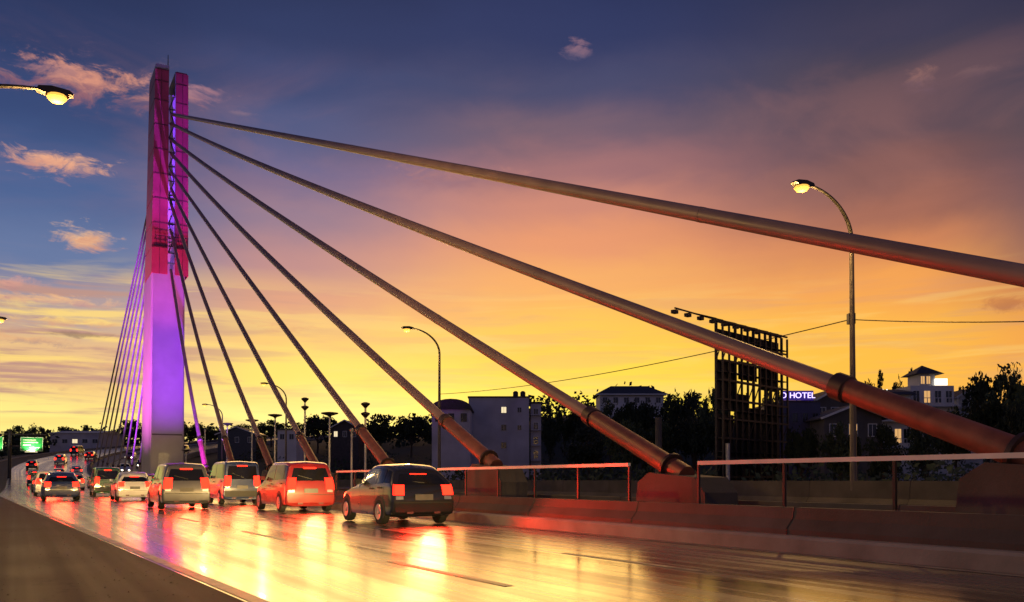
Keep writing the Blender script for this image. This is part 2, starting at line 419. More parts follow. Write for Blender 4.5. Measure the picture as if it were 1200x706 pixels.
flood(11.6,59,.24,'violet floodlight on the median lighting the cables from below',26,(.42,.18,1),26000,R(62),1.0,(12,74))
flood(4.0-9,99,.0,'violet floodlight by the near kerb washing the back cables',14,(.52,.06,1),90000,R(58),.7,(12,112))

# ------------------------------------------------------------------ cables
ZAT=[35.1,34.2,32.7,31.4,29.7,28.1,26.7,24.3,20.8]
SA=[89.4,82.0,74.6,66.35,58.3,49.5,41.2,31.4,22.05]
ZAN=[1.03,1.45,1.36,1.67,1.62,1.61,1.7,1.89,1.91]
SAG=[.02,.36,.3,.47,.1,.12,.4,.3,.3]
CL=['topmost and thickest stay cable sweeping out past the right edge','second stay cable from the top, its dark collar left of the hotel wing',
    'third stay cable from the top, landing right of the apartment block','fourth stay cable from the top, landing just left of the apartment block',
    'fifth stay cable from the top, reaching the median by a tall double lamp','sixth stay cable from the top in the front fan',
    'seventh stay cable from the top in the front fan','eighth stay cable from the top, second from the pylon foot','shortest and steepest front stay cable, nearest the pylon foot']
def cable(q_an, z_an, z_at, q_at, sag, label, rad, tube_len, mname, group, rt):
    A=W(12,q_an,z_an); 
    t=thing('stay_cable',A,TH,label,'cable',group)
    B=Vector((.26,q_at-q_an,z_at-z_an)); L=B.length; d=B.normalized()
    pts=[]; n=28
    for i in range(n+1):
        k=i/n; p=B*k; p.z-=sag*4*k*(1-k); p.x*=k; pts.append(p)
    k0=tube_len/L
    def P(k): p=B*k; p=p.copy(); p.z-=sag*4*k*(1-k); p.x*=k; return p
    c=MB(); c.tube([P(k0*.8+(1-k0*.8)*i/n) for i in range(n+1)],rad,14); c.build('cable_pipe',mname,t,True)
    e0=P(0); e1=P(k0)
    dn=(e1-e0).normalized()
    low=e0-dn*.5
    a=MB(); a.tube([low,e1],[rt*1.08,rt*.98],16); a.build('anchor_tube','anchor' if mname=='cable' else mname,t,True)
    co=MB(); co.tube([e1-dn*.12,e1-dn*.1,e1+dn*.16,e1+dn*.2],[rt*1.0,rt*1.16,rt*1.16,rad*1.02],16); co.build('collar','collar',t,True)
    if mname=='cable':
        for k in range(4,n,4):
            js=MB(); pk=P(k0+(1-k0)*k/n*.9); pj=P(k0+(1-k0)*k/n*.9+.0012)
            js.tube([pk,pj],[rad*1.03]*2,14); js.build('sheath_joint','cable',t,True)
        hb=z_an-.12-.24
        sd=MB(); sd.prism([(-1.5,.24-z_an),(.75,.24-z_an),(.62,.24-z_an+hb*.8),(.25,.24-z_an+hb),(-1.2,.24-z_an+hb*.9),(-1.5,.24-z_an+hb*.6)],-.42,.42,'x'); sd.build('anchor_block','concrete',t)
        bp=MB(); bp.tube([e0-dn*.02,e0+dn*.05],[rt*1.5,rt*1.5],16); bp.build('flange','collar',t,True)
    return t
for i in range(9):
    cable(89.2-SA[i],ZAN[i],ZAT[i],86.9,SAG[i],CL[i],.155 if i<4 else .14,3.2,'cable','front stay cables',.20 if i<5 else .18)
BL=['longest','second longest','third longest','fourth longest','middle','fourth shortest','third shortest','second shortest','shortest']
for i in range(9):
    s=[84,76,68,60,51,43,35,27,19][i]; q=89.2+s
    cable(q,road_z(q)+1.0,ZAT[i]-.4,91.4,.2,BL[i]+' back stay cable in the purple fan behind the pylon','.1' and .11,2.6,'back_cable','back stay cables',.15)

# ------------------------------------------------------------------ small lamps on the median
SMALL=[(205,528,485,1),(240,505,0,0),(266,497,0,1),(295,493,0,1),(322,487,0,1),(357,468,2,1),(386,485,0,1),(412,505,0,0),(428,474,2,1)]
SL=['small lamp beside the pylon foot','plain slender lamp right of the shortest cable','thin median lamp with flat head just left of the seventh cable','median lamp crossing the seventh cable near its anchor',
    'flat headed median lamp left of the sixth cable','tall median lamp with two stacked heads right of the sixth cable','wide flat headed median lamp between the fifth and sixth cables','short plain post lamp left of the fifth cable','tall lamp with stacked heads crossing the fifth cable near its collar']
def med_q(px,l):
    u=(px-600)/F
    return (CT*l-u*ST*l)/(ST+u*CT)
for (px,top,kind,hd),lb in zip(SMALL,SL):
    l=13.0; q=med_q(px,l)
    if px==205: q=82.0
    p=W(l,q); H=EYE+(HY-top)/F*p.y
    t=thing('median_lamp',p,TH,lb,'lamp post','slender lamps on the median')
    b=MB(); b.tube([(0,0,.2),(0,0,.5),(0,0,H)],[.075,.055,.045],8); b.build('pole','galv',t,True)
    if hd:
        for zz in ([H] if kind!=2 else [H,H-.42]):
            h=MB(); h.lathe([(.05,zz-.16),(.1,zz-.1),(.42 if kind!=2 else .2,zz),(.40 if kind!=2 else .19,zz+.05),(.08,zz+.09)],(0,0,0),12); h.build('lamp_head','dark_steel',t,True)
    else:
        h=MB(); h.lathe([(.05,H-.1),(.09,H-.05),(.09,H+.08),(.03,H+.12)],(0,0,0),10); h.build('cap','galv',t,True)
    bp=MB(); bp.box((0,0,.26),(.3,.3,.05)); bp.build('base_plate','galv',t)

# ------------------------------------------------------------------ tall street lamps
SOD=(1.0,.56,.16)
def street_lamp(l,q,side,lab,power,Hh=11.0,reach=2.1,lit=True):
    p=path(l,q); t=thing('street_lamp',p,heading(q),lab,'street lamp','tall curved street lamps')
    b=MB(); b.tube([(0,0,0),(0,0,.1),(0,0,1.2),(0,0,Hh-1.6)],[.16,.13,.11,.075],10); b.build('pole','lamp_pole',t,True)
    a=MB(); pts=[]
    for i in range(13):
        k=i/12; an=k*math.pi/2*.94
        pts.append((side*reach*(1-math.cos(an)),0,Hh-1.62+1.55*math.sin(an)))
    a.tube(pts,[.075-.03*i/12 for i in range(13)],9); a.build('arm','dark_steel',t,True)
    ex,ez=pts[-1][0],pts[-1][2]
    h=MB(); s=side
    pr=[(-.05,-.04),(.15,-.09),(.62,-.09),(.8,-.02),(.7,.06),(.3,.1),(0,.05)]
    h.prism([(ex+s*a_,ez+b_) for a_,b_ in pr],-.14,.14,'y'); h.build('lamp_head','dark_steel',t,True)
    if lit:
        ln=MB(); ln.lathe([(.04,-.21),(.16,-.18),(.24,-.09),(.22,-.02)],(ex+s*.42,0,ez-.06),14); ln.build('lens','lamp',t,True)
        light('POINT','lamp_glow',t,(ex+s*.42,0,ez-.45),power,SOD,None,.15)
    return t
street_lamp(24.3,20.2,-1,'nearest tall curved street lamp, shining orange above the billboard frame',1500,10.7)
street_lamp(24.3,53.3,-1,'second curved street lamp in the far row, behind the fourth cable',900)
street_lamp(24.3,91.4,-1,'third curved street lamp in the far row, small between the cables',700)
street_lamp(24.3,124,-1,'fourth and smallest curved lamp in the far row beside the pylon',500)
street_lamp(-2.3,25.1,1,'bright orange street lamp reaching in from the upper left edge',2600,11.0,2.95)
street_lamp(-3.3,62.2,1,'second near side street lamp, only its head tip showing at the left edge',1200)
street_lamp(-2.3,-12,1,'near side street lamp standing behind the viewpoint',2600)

# wires
def wire(name,pts,label,r=.018):
    o=Vector(pts[0]); w=MB(); w.tube([Vector(p)-o for p in pts],r,6); e=w.build(name,'dark_steel',None,True,o); tag(e,label,'wire','overhead wires')
def cat(a,b,s,n=14): return [a.lerp(b,i/n)-Vector((0,0,s*4*(i/n)*(1-i/n))) for i in range(n+1)]
pa=at(998,374,29.7); 
wire('overhead_wire',cat(at(514,462,58.4),pa,.45,24),'thin sagging wire running left from the nearest lamp pole to the second lamp pole')
wire('overhead_wire',cat(pa,at(1900,330,14),.3,20),'thin nearly level wire running right from the nearest lamp pole')
jb=MB(); jb.box((0,0,0),(.22,.22,.35)); jb=jb.build('junction_box','dark_steel',None,False,pa+Vector((-.02,-.12,.0))); tag(jb,'small dark junction box on the nearest lamp pole','box')

# ------------------------------------------------------------------ billboard frame
P0=at(843,372,60); P1=at(919,392,67)
bx=Vector((P1.x-P0.x,P1.y-P0.y,0)); BW=bx.length; rz=math.atan2(bx.y,bx.x); BH=12.07
gz=hgt(P0.x,P0.y)
bb=thing('billboard_frame',(P0.x-math.sin(rz)*.2,P0.y+math.cos(rz)*.2,gz),rz,'tall dark steel lattice of an empty billboard seen from behind','billboard')
H=BH-gz
for i in range(12):
    x=BW*i/11; m_=MB()
    m_.bar((x,0,0 if i%3==0 else 2.0),(x,0,H),.16 if i%3==0 else .10); m_.build('upright','dark_steel',bb)
for i in range(12):
    x=BW*i/11; m_=MB(); m_.bar((x,-.5,0 if i%3==0 else 2.0),(x,-.5,H-.4),.12); m_.build('rear_upright','dark_steel',bb)
for j in range(9):
    z=2.2+(H-2.4)*j/8; m_=MB(); m_.bar((0,.0,z),(BW,.0,z),.10,.12); m_.bar((0,-.5,z-.05),(BW,-.5,z-.05),.10,.12)
    for i in range(0,12,2): m_.bar((BW*i/11,0,z),(BW*i/11,-.5,z-.05),.07)
    m_.build('cross_bar','dark_steel',bb)
for i in range(0,11):
    for j in range(0,8,2):
        if (i+j)%3: continue
        z=2.2+(H-2.4)*j/8; z2=2.2+(H-2.4)*(j+1)/8
        m_=MB(); m_.bar((BW*i/11,-.5,z),(BW*(i+1)/11,-.5,z2),.06); m_.bar((BW*i/11,0,z),(BW*i/11,-.5,z2),.06); m_.build('diagonal','dark_steel',bb)
for z in (H*.30,H*.52,H*.72,H*.9):
    m_=MB(); m_.box((BW/2,-.25,z),(BW,.45,.06)); m_.build('catwalk','dark_steel',bb)
for i,(x0,x1,z0,z1) in enumerate(((.01,.26,.10,.50),(.28,.48,.12,.62),(.50,.73,.10,.55),(.75,.99,.12,.60),(.26,.5,.10,.34),(.03,.30,.52,.78),(.34,.62,.70,.80),(.66,.97,.66,.82),(.02,.98,.885,.95))):
    m_=MB(); m_.box((BW*(x0+x1)/2,.12,H*(z0+z1)/2),(BW*(x1-x0),.05,H*(z1-z0))); m_.build('backing_sheet','dark_steel',bb)
fl=MB(); fl.bar((-2.6,1.6,H+.55),(BW,1.6,H+.35),.09); fl.build('lamp_rail','dark_steel',bb)
for i in range(8):
    x=-2.4+(BW+2.0)*i/7; m_=MB(); m_.bar((max(x,0),0,H),(x,1.6,H+.5),.06); m_.box((x,1.75,H+.33),(.5,.35,.22),0,.05); m_.bar((x,1.6,H+.5),(x,1.75,H+.35),.06); m_.build('lamp_arm','dark_steel',bb)
sp=MB(); sp.tube([(-.1,-.9,0),(-.1,-.9,H*.34)],.14,10); sp.build('grey_post','galv',bb,True)
# ------------------------------------------------------------------ buildings
def windows(t, x0,x1,z0,z1,cols,rows,yf,fw,fh,lit={},frame='fascia',omit=()):
    for r in range(rows):
        for c in range(cols):
            if (c,r) in omit: continue
            x=x0+(x1-x0)*(c+.5)/cols; z=z0+(z1-z0)*(r+.5)/rows
            f=MB(); 
            for s in (-1,1):
                f.box((x+s*fw/2,yf-.03,z),(.07,.1,fh+.14)); f.box((x,yf-.03,z+s*(fh/2+.035)),(fw-.07,.1,.07))
            f.bar((x,yf-.03,z-fh/2),(x,yf-.03,z+fh/2),.04)
            f=f.build('window',frame,t)
            p=MB(); p.box((x,yf-.012,z),(fw-.07,.03,fh-.0)); p.build('pane',lit.get((c,r),'window_dark'),f)
def bldg(name,pxl,pxr,top,Y,label,cat,wall,depth=8,rz=0,group=None):
    a=at(pxl,top,Y); b=at(pxr,top,Y); gz=min(hgt(a.x,Y),hgt(b.x,Y),hgt(a.x,Y+depth))-1
    t=thing(name,((a.x+b.x)/2,Y,gz),rz,label,cat,group)
    w=b.x-a.x; h=a.z-gz
    return t,w,h
def slab(t,w,h,d,m,x=0,z0=0,y0=0,name='wall'):
    b=MB(); b.box((x,y0+d/2,z0+(h-z0)/2),(w,d,h-z0)); return b.build(name,m,t)
# apartment block
t,w,h=bldg('apartment_block',549,620,466,150,'plain purple grey apartment block with one lit window by the third cable','building','wall_grey')
slab(t,w,h,9,'wall_grey')
pr=MB(); pr.box((0,4.5,h+.1),(w+.3,9.3,.25)); pr.build('parapet','roof_dark',t)
rb=MB(); rb.box((1.6,-.12,h/2),(.25,.24,h-.4)); rb.build('pilaster','wall_grey',t)
windows(t,.2,1.5,h-9.6,h-.6,1,3,0,.9,1.0,{(0,2):'win_white'},'wall_grey')
windows(t,2.6,4.4,h-6.6,h-.6,1,2,0,.7,.8,{},'wall_grey')
for x in (2.85,4.1):
    tk=MB(); tk.lathe([(.35,h+.2),(.45,h+.3),(.45,h+1.1),(.2,h+1.3)],(x,2,0),12); tk.build('water_tank','dark_steel',t,True)
t,w,h=bldg('stair_tower',622,634,473,152,'narrow balconied tower attached right of the apartment block','building','wall_grey')
slab(t,w,h,6,'wall_grey')
for k in range(4):
    bl=MB(); z=h-2-k*2.6; bl.box((0,-.5,z),(w,1.0,.15)); 
    for i in range(5): bl.bar((-w/2+.05+i*(w-.1)/4,-.95,z),(-w/2+.05+i*(w-.1)/4,-.95,z+1),.05)
    bl.bar((-w/2,-.95,z+1),(w/2,-.95,z+1),.06); bl.build('balcony','wall_grey',t)
windows(t,-w/2,w/2,h-10,h-.3,1,4,0,.8,1.3)
rf=MB(); rf.box((0,3,h+.15),(w+.6,6.6,.3)); rf.build('roof','roof_dark',t)
# barrel roofed house
t,w,h=bldg('arched_hall',506,551,480,142,'hall with a low arched roof left of the apartment block','building','wall_grey')
slab(t,w,h,10,'wall_grey')
pts=[(-w/2-.3,h)]+[((w/2+.3)*math.sin(a),h+1.7*math.cos(a)) for a in [R(-80+i*16) for i in range(11)]]+[(w/2+.3,h)]
rf=MB(); rf.prism(pts,-.5,10.4,'y'); rf.build('roof','roof_dark',t)
windows(t,-w/2,w/2,h-2.2,h-.4,3,1,0,.9,1.2,{},'roof_dark')
# long white roofed house on the hill
t,w,h=bldg('hillside_house',703,778,462,200,'long house with low hipped roof and pale eaves on the wooded hill','house','wall_pale')
slab(t,w,h,9,'wall_pale')
rf=MB(); e=.9; rf.add([(-w/2-e,-e,h),(w/2+e,-e,h),(w/2+e,9+e,h),(-w/2-e,9+e,h),(-w/2+3,4.5,h+2.3),(w/2-3,4.5,h+2.3)],[(0,1,5,4),(1,2,5),(2,3,4,5),(3,0,4),(3,2,1,0)]); rf.build('roof','roof_dark',t)
fs=MB(); fs.bar((-w/2-e,-e-.05,h-.1),(w/2+e,-e-.05,h-.1),.1,.28); fs.build('fascia','fascia',t)
windows(t,-w/2,w/2,h-2.4,h-.3,6,1,0,1.1,1.2,{},'wall_pale')
# hotel block + sign
t,w,h=bldg('hotel',914,962,471,88,'dark blue hotel block behind the billboard frame under glowing letters','hotel','wall_blue')
slab(t,w,h,9,'wall_blue')
pr=MB(); pr.box((0,4.5,h+.06),(w+.2,9.2,.15)); pr.build('parapet','roof_dark',t)
windows(t,-w/2,w/2,h-4.6,h-.6,4,2,0,.6,.9,{},'wall_blue')
hx=w
s=thing('hotel_sign',at(935.5,470,87.6)+Vector((0,0,.05)),0,'glowing violet rooftop sign reading O HOTEL','sign')
pb=MB(); pb.box((0,.1,.5),(3.15,.08,.95)); pb.build('sign_panel','letter_glow',s)
for x in (-1.4,0,1.4):
    p=MB(); p.bar((x,.35,-.1),(x,.2,1.0),.07); p.build('support','dark_steel',s)
def text_mesh(body,size,ext):
    cu=bpy.data.curves.new('letters','FONT'); cu.body=body; cu.size=size; cu.extrude=ext; cu.align_x='CENTER'; cu.align_y='CENTER'
    o=bpy.data.objects.new('tmp_text',cu); COL.objects.link(o); bpy.context.view_layer.update()
    dg=bpy.context.evaluated_depsgraph_get(); me=bpy.data.meshes.new_from_object(o.evaluated_get(dg))
    bpy.data.objects.remove(o); bpy.data.curves.remove(cu); return me
lets=[]; xx=0
for ch in 'O HOTEL':
    if ch==' ': xx+=.26; continue
    me=text_mesh(ch,.80,.04); me.materials.clear(); me.materials.append(M['letters'])
    x0=min(v.co.x for v in me.vertices); x1=max(v.co.x for v in me.vertices)
    lo=bpy.data.objects.new('letter',me); COL.objects.link(lo); lo.parent=s; lo.rotation_euler=(R(90),0,0)
    lets.append((lo,xx-x0)); xx+=x1-x0+.085
for lo,x in lets: lo.location=(x-(xx-.085)/2,-.02,.48)
# gabled houses with white bargeboards
def gable(px0,px1,ridge,eave,Y,label,wallm,lit,d=8,rows=1,cols=3):
    a=at(px0,eave,Y); b=at(px1,eave,Y); gz=min(hgt(a.x,Y),hgt(b.x,Y))-1
    t=thing('house',((a.x+b.x)/2,Y,gz),0,label,'house','houses beside the bridge')
    w=b.x-a.x; h=a.z-gz; hr=at(px0,ridge,Y).z-gz
    m=MB(); m.prism([(-w/2,0),(w/2,0),(w/2,h),(0,hr-.1),(-w/2,h)],0,d,'y'); m.build('wall',wallm,t)
    for s in (-1,1):
        r=MB(); r.add([(0,-.6,hr),(0,d+.4,hr),(s*(w/2+.5),d+.4,h-.25),(s*(w/2+.5),-.6,h-.25),(0,-.6,hr-.14),(0,d+.4,hr-.14),(s*(w/2+.5),d+.4,h-.39),(s*(w/2+.5),-.6,h-.39)],[(0,1,2,3),(7,6,5,4),(0,3,7,4),(1,5,6,2),(2,6,7,3),(0,4,5,1)]); r.build('roof','roof_dark',t)
        f=MB(); f.bar((0,-.66,hr-.08),(s*(w/2+.5),-.66,h-.33),.08,.2); f.build('bargeboard','fascia',t)
    windows(t,-w/2,w/2,max(.5,h-2.6*rows),h-.2,cols,rows,0,.8,1.1,lit)
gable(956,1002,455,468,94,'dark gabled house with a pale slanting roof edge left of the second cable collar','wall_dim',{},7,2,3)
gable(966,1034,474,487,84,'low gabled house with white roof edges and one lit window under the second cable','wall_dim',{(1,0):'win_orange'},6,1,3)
# long lit wing
t,w,h=bldg('hotel_wing',1006,1068,463,95,'long two storey wing with warm lit balconies behind the second cable','building','wall_pale')
slab(t,w,h,8,'wall_pale')
rf=MB(); rf.prism([(-.6,h),(8.6,h),(8.2,h+.35),(4,h+1.0),(0,h+.35)],-w/2-.4,w/2+.4,'x'); rf.build('roof','roof_dark',t)
for k in range(2):
    z=h-2.9*(k+1)+.1
    bl=MB(); bl.box((0,-.6,z),(w,1.2,.18)); bl.bar((-w/2,-1.15,z+.95),(w/2,-1.15,z+.95),.07)
    for i in range(15): bl.bar((-w/2+.1+i*(w-.2)/14,-1.15,z),(-w/2+.1+i*(w-.2)/14,-1.15,z+.95),.04)
    bl.build('balcony','fascia',t)
windows(t,-w/2,w/2,h-5.8,h-.2,6,2,0,.75,1.5,{(3,1):'win_orange',(4,1):'win_orange',(5,1):'win_white',(4,0):'win_orange',(1,0):'win_orange'})
for i in range(7):
    b=MB(); b.lathe([(.03,-.06),(.07,0),(.03,.06)],(-w/2+.3+i*.42,-.75,h+.5),8); b.build('roof_bulb','box_white',t,True)
# three storey pavilion house
t,w,h=bldg('villa',1068,1119,452,98,'three storey villa with a small pavilion roof and bright white sign box','house','wall_pale')
slab(t,w,h,8,'wall_pale')
for k in range(3):
    z=h-2.3*(k+1)
    bl=MB(); bl.box((.4,-.55,z),(w-.4,1.1,.2)); bl.bar((-w/2+.5,-1.05,z+.85),(w/2,-1.05,z+.85),.07)
    for i in range(11): bl.bar((-w/2+.55+i*(w-.7)/10,-1.05,z),(-w/2+.55+i*(w-.7)/10,-1.05,z+.85),.04)
    bl.build('balcony','wall_pale',t)
windows(t,-w/2,w/2,h-6.9,h-.1,4,3,0,.75,1.3,{(1,2):'win_orange'})
slab(t,1.7,h+1.35,3,'wall_pale',-.3,h,.5,'upper_wall')
rf=MB(); e=.45; x0,x1=-1.6,1.2
rf.add([(x0-.2,0,h+1.35),(x1+.2,0,h+1.35),(x1+.2,4,h+1.35),(x0-.2,4,h+1.35),(-.2,2,h+2.5)],[(0,1,4),(1,2,4),(2,3,4),(3,0,4),(3,2,1,0)]); rf.build('roof','roof_dark',t)
windows(t,-1.15,.1,h+.1,h+1.25,2,1,.5,.5,.85,{(0,0):'win_orange',(1,0):'win_orange'})
sb=MB(); sb.box((1.15,.35,h+.45),(1.35,.2,.75)); sb.build('sign_box','box_white',t)
# small pale house, warehouse, others
gable(1124,1152,455,463,105,'small pale house standing right of the villa, half hidden by trees','wall_pale',{},7,2,2)
t,w,h=bldg('warehouse',58,117,508,225,'low grey warehouse beyond the bend at the far left','warehouse','wall_grey')
slab(t,w,h,14,'wall_grey'); rf=MB(); rf.prism([(-.5,h),(14.5,h),(7,h+1.0)],-w/2-.3,w/2+.3,'x'); rf.build('roof','roof_pale',t)
windows(t,-w/2,w/2,h-3.4,h-.6,5,1,0,1.4,1.0,{(2,0):'win_white'})
t,w,h=bldg('shed',325,347,504,170,'small pale shed between the median lamps below the sixth cable','shed','wall_pale')
slab(t,w,h,6,'wall_pale'); rf=MB(); rf.box((0,3,h+.1),(w+.5,6.5,.2)); rf.build('roof','roof_dark',t); windows(t,-w/2,w/2,h-2.2,h-.4,2,1,0,.9,1.0)
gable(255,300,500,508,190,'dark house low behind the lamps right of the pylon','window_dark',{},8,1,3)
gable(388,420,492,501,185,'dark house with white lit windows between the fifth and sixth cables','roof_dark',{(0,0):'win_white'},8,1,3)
# grey post right of third cable
pp=at(772,489,60); gz=hgt(pp.x,60); b=MB(); b.tube([(0,0,0),(0,0,pp.z-gz-.1),(0,0,pp.z-gz)],[.24,.22,.15],12); tag(b.build('concrete_post','concrete',None,True,(pp.x,60,gz)),'short thick grey post left of the billboard frame','post')

# ------------------------------------------------------------------ gantry sign
gp=at(11,505,128); gz=road_z(146)
t=thing('gantry_sign',(gp.x,gp.y,hgt(gp.x,gp.y)),R(24),'green direction signs on a dark T shaped gantry at the far left','road sign')
hh=gp.z-hgt(gp.x,gp.y)
p=MB(); p.tube([(0,0,0),(0,0,hh)],[.28,.2],12); p.build('post','dark_steel',t,True)
p=MB(); p.bar((-3.2,0,hh-.5),(4.6,0,hh-.5),.2); p.bar((-3.2,0,hh-2.2),(4.6,0,hh-2.2),.2); p.build('beam','dark_steel',t)
for x0,x1 in ((1.35,4.3),(-3.2,-.8)):
    sf=MB(); sf.box(((x0+x1)/2,-.2,hh-1.9),(x1-x0,.06,2.1)); sf=sf.build('sign_face','sign_green',t)
    bd=MB(); cx=(x0+x1)/2; ww=x1-x0-.12
    for s in (-1,1):
        bd.box((cx,-.24,hh-1.9+s*.97),(ww,.02,.06)); bd.box((cx+s*ww/2,-.24,hh-1.9),(.06,.02,1.88))
    for k,(fa,fb,zz) in enumerate(((-.4,.2,.6),(-.4,.3,.25),(-.4,-.05,-.15),(-.1,.35,-.5))):
        bd.box((cx+ww*(fa+fb)/2,-.24,hh-1.9+zz),(ww*(fb-fa),.02,.13))
    bd.build('sign_lettering','sign_white',sf)
    lb_=MB(); lb_.bar((cx-.8,-1.0,hh-3.05),(cx+.8,-1.0,hh-3.05),.12); lb_.bar((cx,-.05,hh-3.0),(cx,-1.0,hh-3.05),.06); lb_.build('sign_lamp','win_white',t)
    light('SPOT','sign_beam',t,(cx,-1.0,hh-2.9),600,(1,.95,.7),(0,.8,1.0),.2,R(130),.5)

# ------------------------------------------------------------------ cars
def cr(a,b,c,d,t):
    return .5*((2*b)+(c-a)*t+(2*a-5*b+4*c-d)*t*t+(3*b-a-3*c+d)*t**3)
class Body:
    def __init__(s, st): s.st=st; s.nu=len(st)-1; s.nv=len(st[0])-1
    def pt(s,u,v):
        def row(k,v):
            r=s.st[max(0,min(s.nu,k))]; j=min(int(v),s.nv-1); t=v-j
            # straight along v with gently eased joints
            A=r[j]; B=r[j+1]
            p0=r[max(0,j-1)]; p3=r[min(s.nv,j+2)]
            return [ (1-.55)*(A[i]+(B[i]-A[i])*t)+.55*cr(p0[i],A[i],B[i],p3[i],t) for i in range(3)]
        i=min(int(u),s.nu-1); t=u-i
        P=[row(i+k,v) for k in (-1,0,1,2)]
        return Vector([(1-.7)*(P[1][c]+(P[2][c]-P[1][c])*t)+.7*cr(P[0][c],P[1][c],P[2][c],P[3][c],t) for c in range(3)])
    def shell(s,nu=44,nv=26):
        m=MB(); 
        for i in range(nu+1):
            for sgn in (1,-1):
                for j in range(nv+1):
                    p=s.pt(s.nu*i/nu,s.nv*j/nv); m.v.append((sgn*p.x,p.y,p.z))
        st=2*(nv+1)
        for i in range(nu):
            for j in range(nv):
                a=i*st+j; m.f.append((a,a+1,a+st+1,a+st)); b=a+nv+1; m.f.append((b,b+st,b+st+1,b+1))
            m.f.append((i*st,(i+1)*st,(i+1)*st+nv+1,i*st+nv+1))
        for i,fl in ((0,0),(nu,1)):
            for j in range(nv):
                a=i*st+j; q=(a,a+nv+1,a+nv+2,a+1); m.f.append(q if fl else q[::-1])
        return m
    def patch(s,u0,u1,v0,v1,sgn,off,nu=8,nv=5,th=.01):
        m=MB(); 
        for i in range(nu+1):
            for j in range(nv+1):
                u=u0+(u1-u0)*i/nu; v=v0+(v1-v0)*j/nv; p=s.pt(u,v); e=.02
                n=(s.pt(min(u+e,s.nu),v)-s.pt(max(u-e,0),v)).cross(s.pt(u,min(v+e,s.nv))-s.pt(u,max(v-e,0)))
                n.normalize()
                c=s.pt(u,s.nv/2); 
                if n.dot(p-Vector((0,p.y,.7)))<0: n=-n
                p=p+n*off; m.v.append((sgn*p.x,p.y,p.z))
        for i in range(nu):
            for j in range(nv):
                a=i*(nv+1)+j; m.f.append((a,a+1,a+nv+2,a+nv+1))
        return m
    def cap(s,u,v0,v1,f0,f1,off,nv=5):          # strip on the nose (u=0) or the tail (u=nu)
        m=MB(); k=8
        for j in range(nv+1):
            p=s.pt(u,v0+(v1-v0)*j/nv)
            for i in range(k+1):
                f=f0+(f1-f0)*i/k; m.v.append((p.x*f,p.y+off,p.z))
        for j in range(nv):
            for i in range(k): a=j*(k+1)+i; m.f.append((a,a+1,a+k+2,a+k+1))
        return m
def car_stations(Lh,w,H,kind):
    # each station: 7 points (x,y,z): under, sill, mid, belt, roof edge, roof shoulder, roof centre
    def st(y,ws,zb,zs,zm,zbelt,zr,wr,dy=(0,)*7,zc=.03):
        xs=[.7*ws*w,ws*w,ws*w*1.015,ws*w*.975,wr*w,wr*w*.72,0]; zz=[zb,zs,zm,zbelt,zr-.05,zr,zr+zc]
        return [(xs[i],y+dy[i],zz[i]) for i in range(7)]
    if kind=='hatch':
        return [st(Lh,.70,.24,.30,.45,.56,.63,.55),st(Lh-.12,.86,.20,.26,.5,.64,.71,.7),st(Lh-.5,.97,.18,.24,.56,.76,.83,.8),st(Lh-1.05,1,.18,.23,.6,.86,.93,.86),
                st(Lh-1.35,1,.18,.23,.6,.89,.99,.86),st(Lh-2.1,1,.18,.23,.6,.91,H-.03,.75,(0,0,0,.25,0,0,0)),st(Lh-2.8,1,.18,.23,.6,.93,H,.76),st(-Lh+.75,1,.18,.23,.6,.95,H-.03,.75),
                st(-Lh+.12,.97,.2,.27,.6,.97,H-.12,.70,(0,-.02,-.05,.0,.30,.34,.36)),st(-Lh,.90,.26,.32,.6,.95,H-.17,.64,(.05,0,-.03,.05,.36,.40,.42))]
    if kind=='mpv':
        return [st(Lh,.72,.24,.32,.5,.64,.72,.58),st(Lh-.12,.87,.2,.27,.55,.72,.8,.7),st(Lh-.45,.97,.18,.25,.6,.84,.92,.8),st(Lh-.9,1,.18,.24,.65,.93,1.02,.86),
                st(Lh-1.1,1,.18,.24,.65,.96,1.08,.86),st(Lh-1.85,1,.18,.24,.65,.99,H-.04,.8,(0,0,0,.25,0,0,0)),st(Lh-2.7,1,.18,.24,.65,1.0,H,.82),st(-Lh+.6,1,.18,.24,.65,1.02,H-.01,.81),
                st(-Lh+.10,.98,.2,.28,.65,1.03,H-.08,.77,(0,-.02,-.04,.0,.10,.14,.16)),st(-Lh,.92,.26,.33,.65,1.0,H-.13,.71,(.05,0,-.02,.02,.15,.19,.21))]
    # van
    return [st(Lh,.80,.26,.34,.6,.86,.98,.68),st(Lh-.08,.92,.22,.3,.65,.95,1.06,.8),st(Lh-.25,.98,.2,.28,.7,1.0,1.14,.85),st(Lh-.45,1,.2,.27,.7,1.03,1.22,.86),
            st(Lh-.6,1,.2,.27,.7,1.04,1.3,.87),st(Lh-1.15,1,.2,.27,.7,1.05,H-.04,.86,(0,0,0,.2,0,0,0)),st(Lh-2.2,1,.2,.27,.7,1.06,H,.88),st(-Lh+.5,1,.2,.27,.7,1.06,H,.88),
            st(-Lh+.08,.985,.22,.3,.7,1.06,H-.05,.85,(0,-.02,-.02,0,.03,.05,.06)),st(-Lh,.94,.27,.35,.7,1.04,H-.10,.80,(.05,0,-.01,.02,.06,.08,.09))]
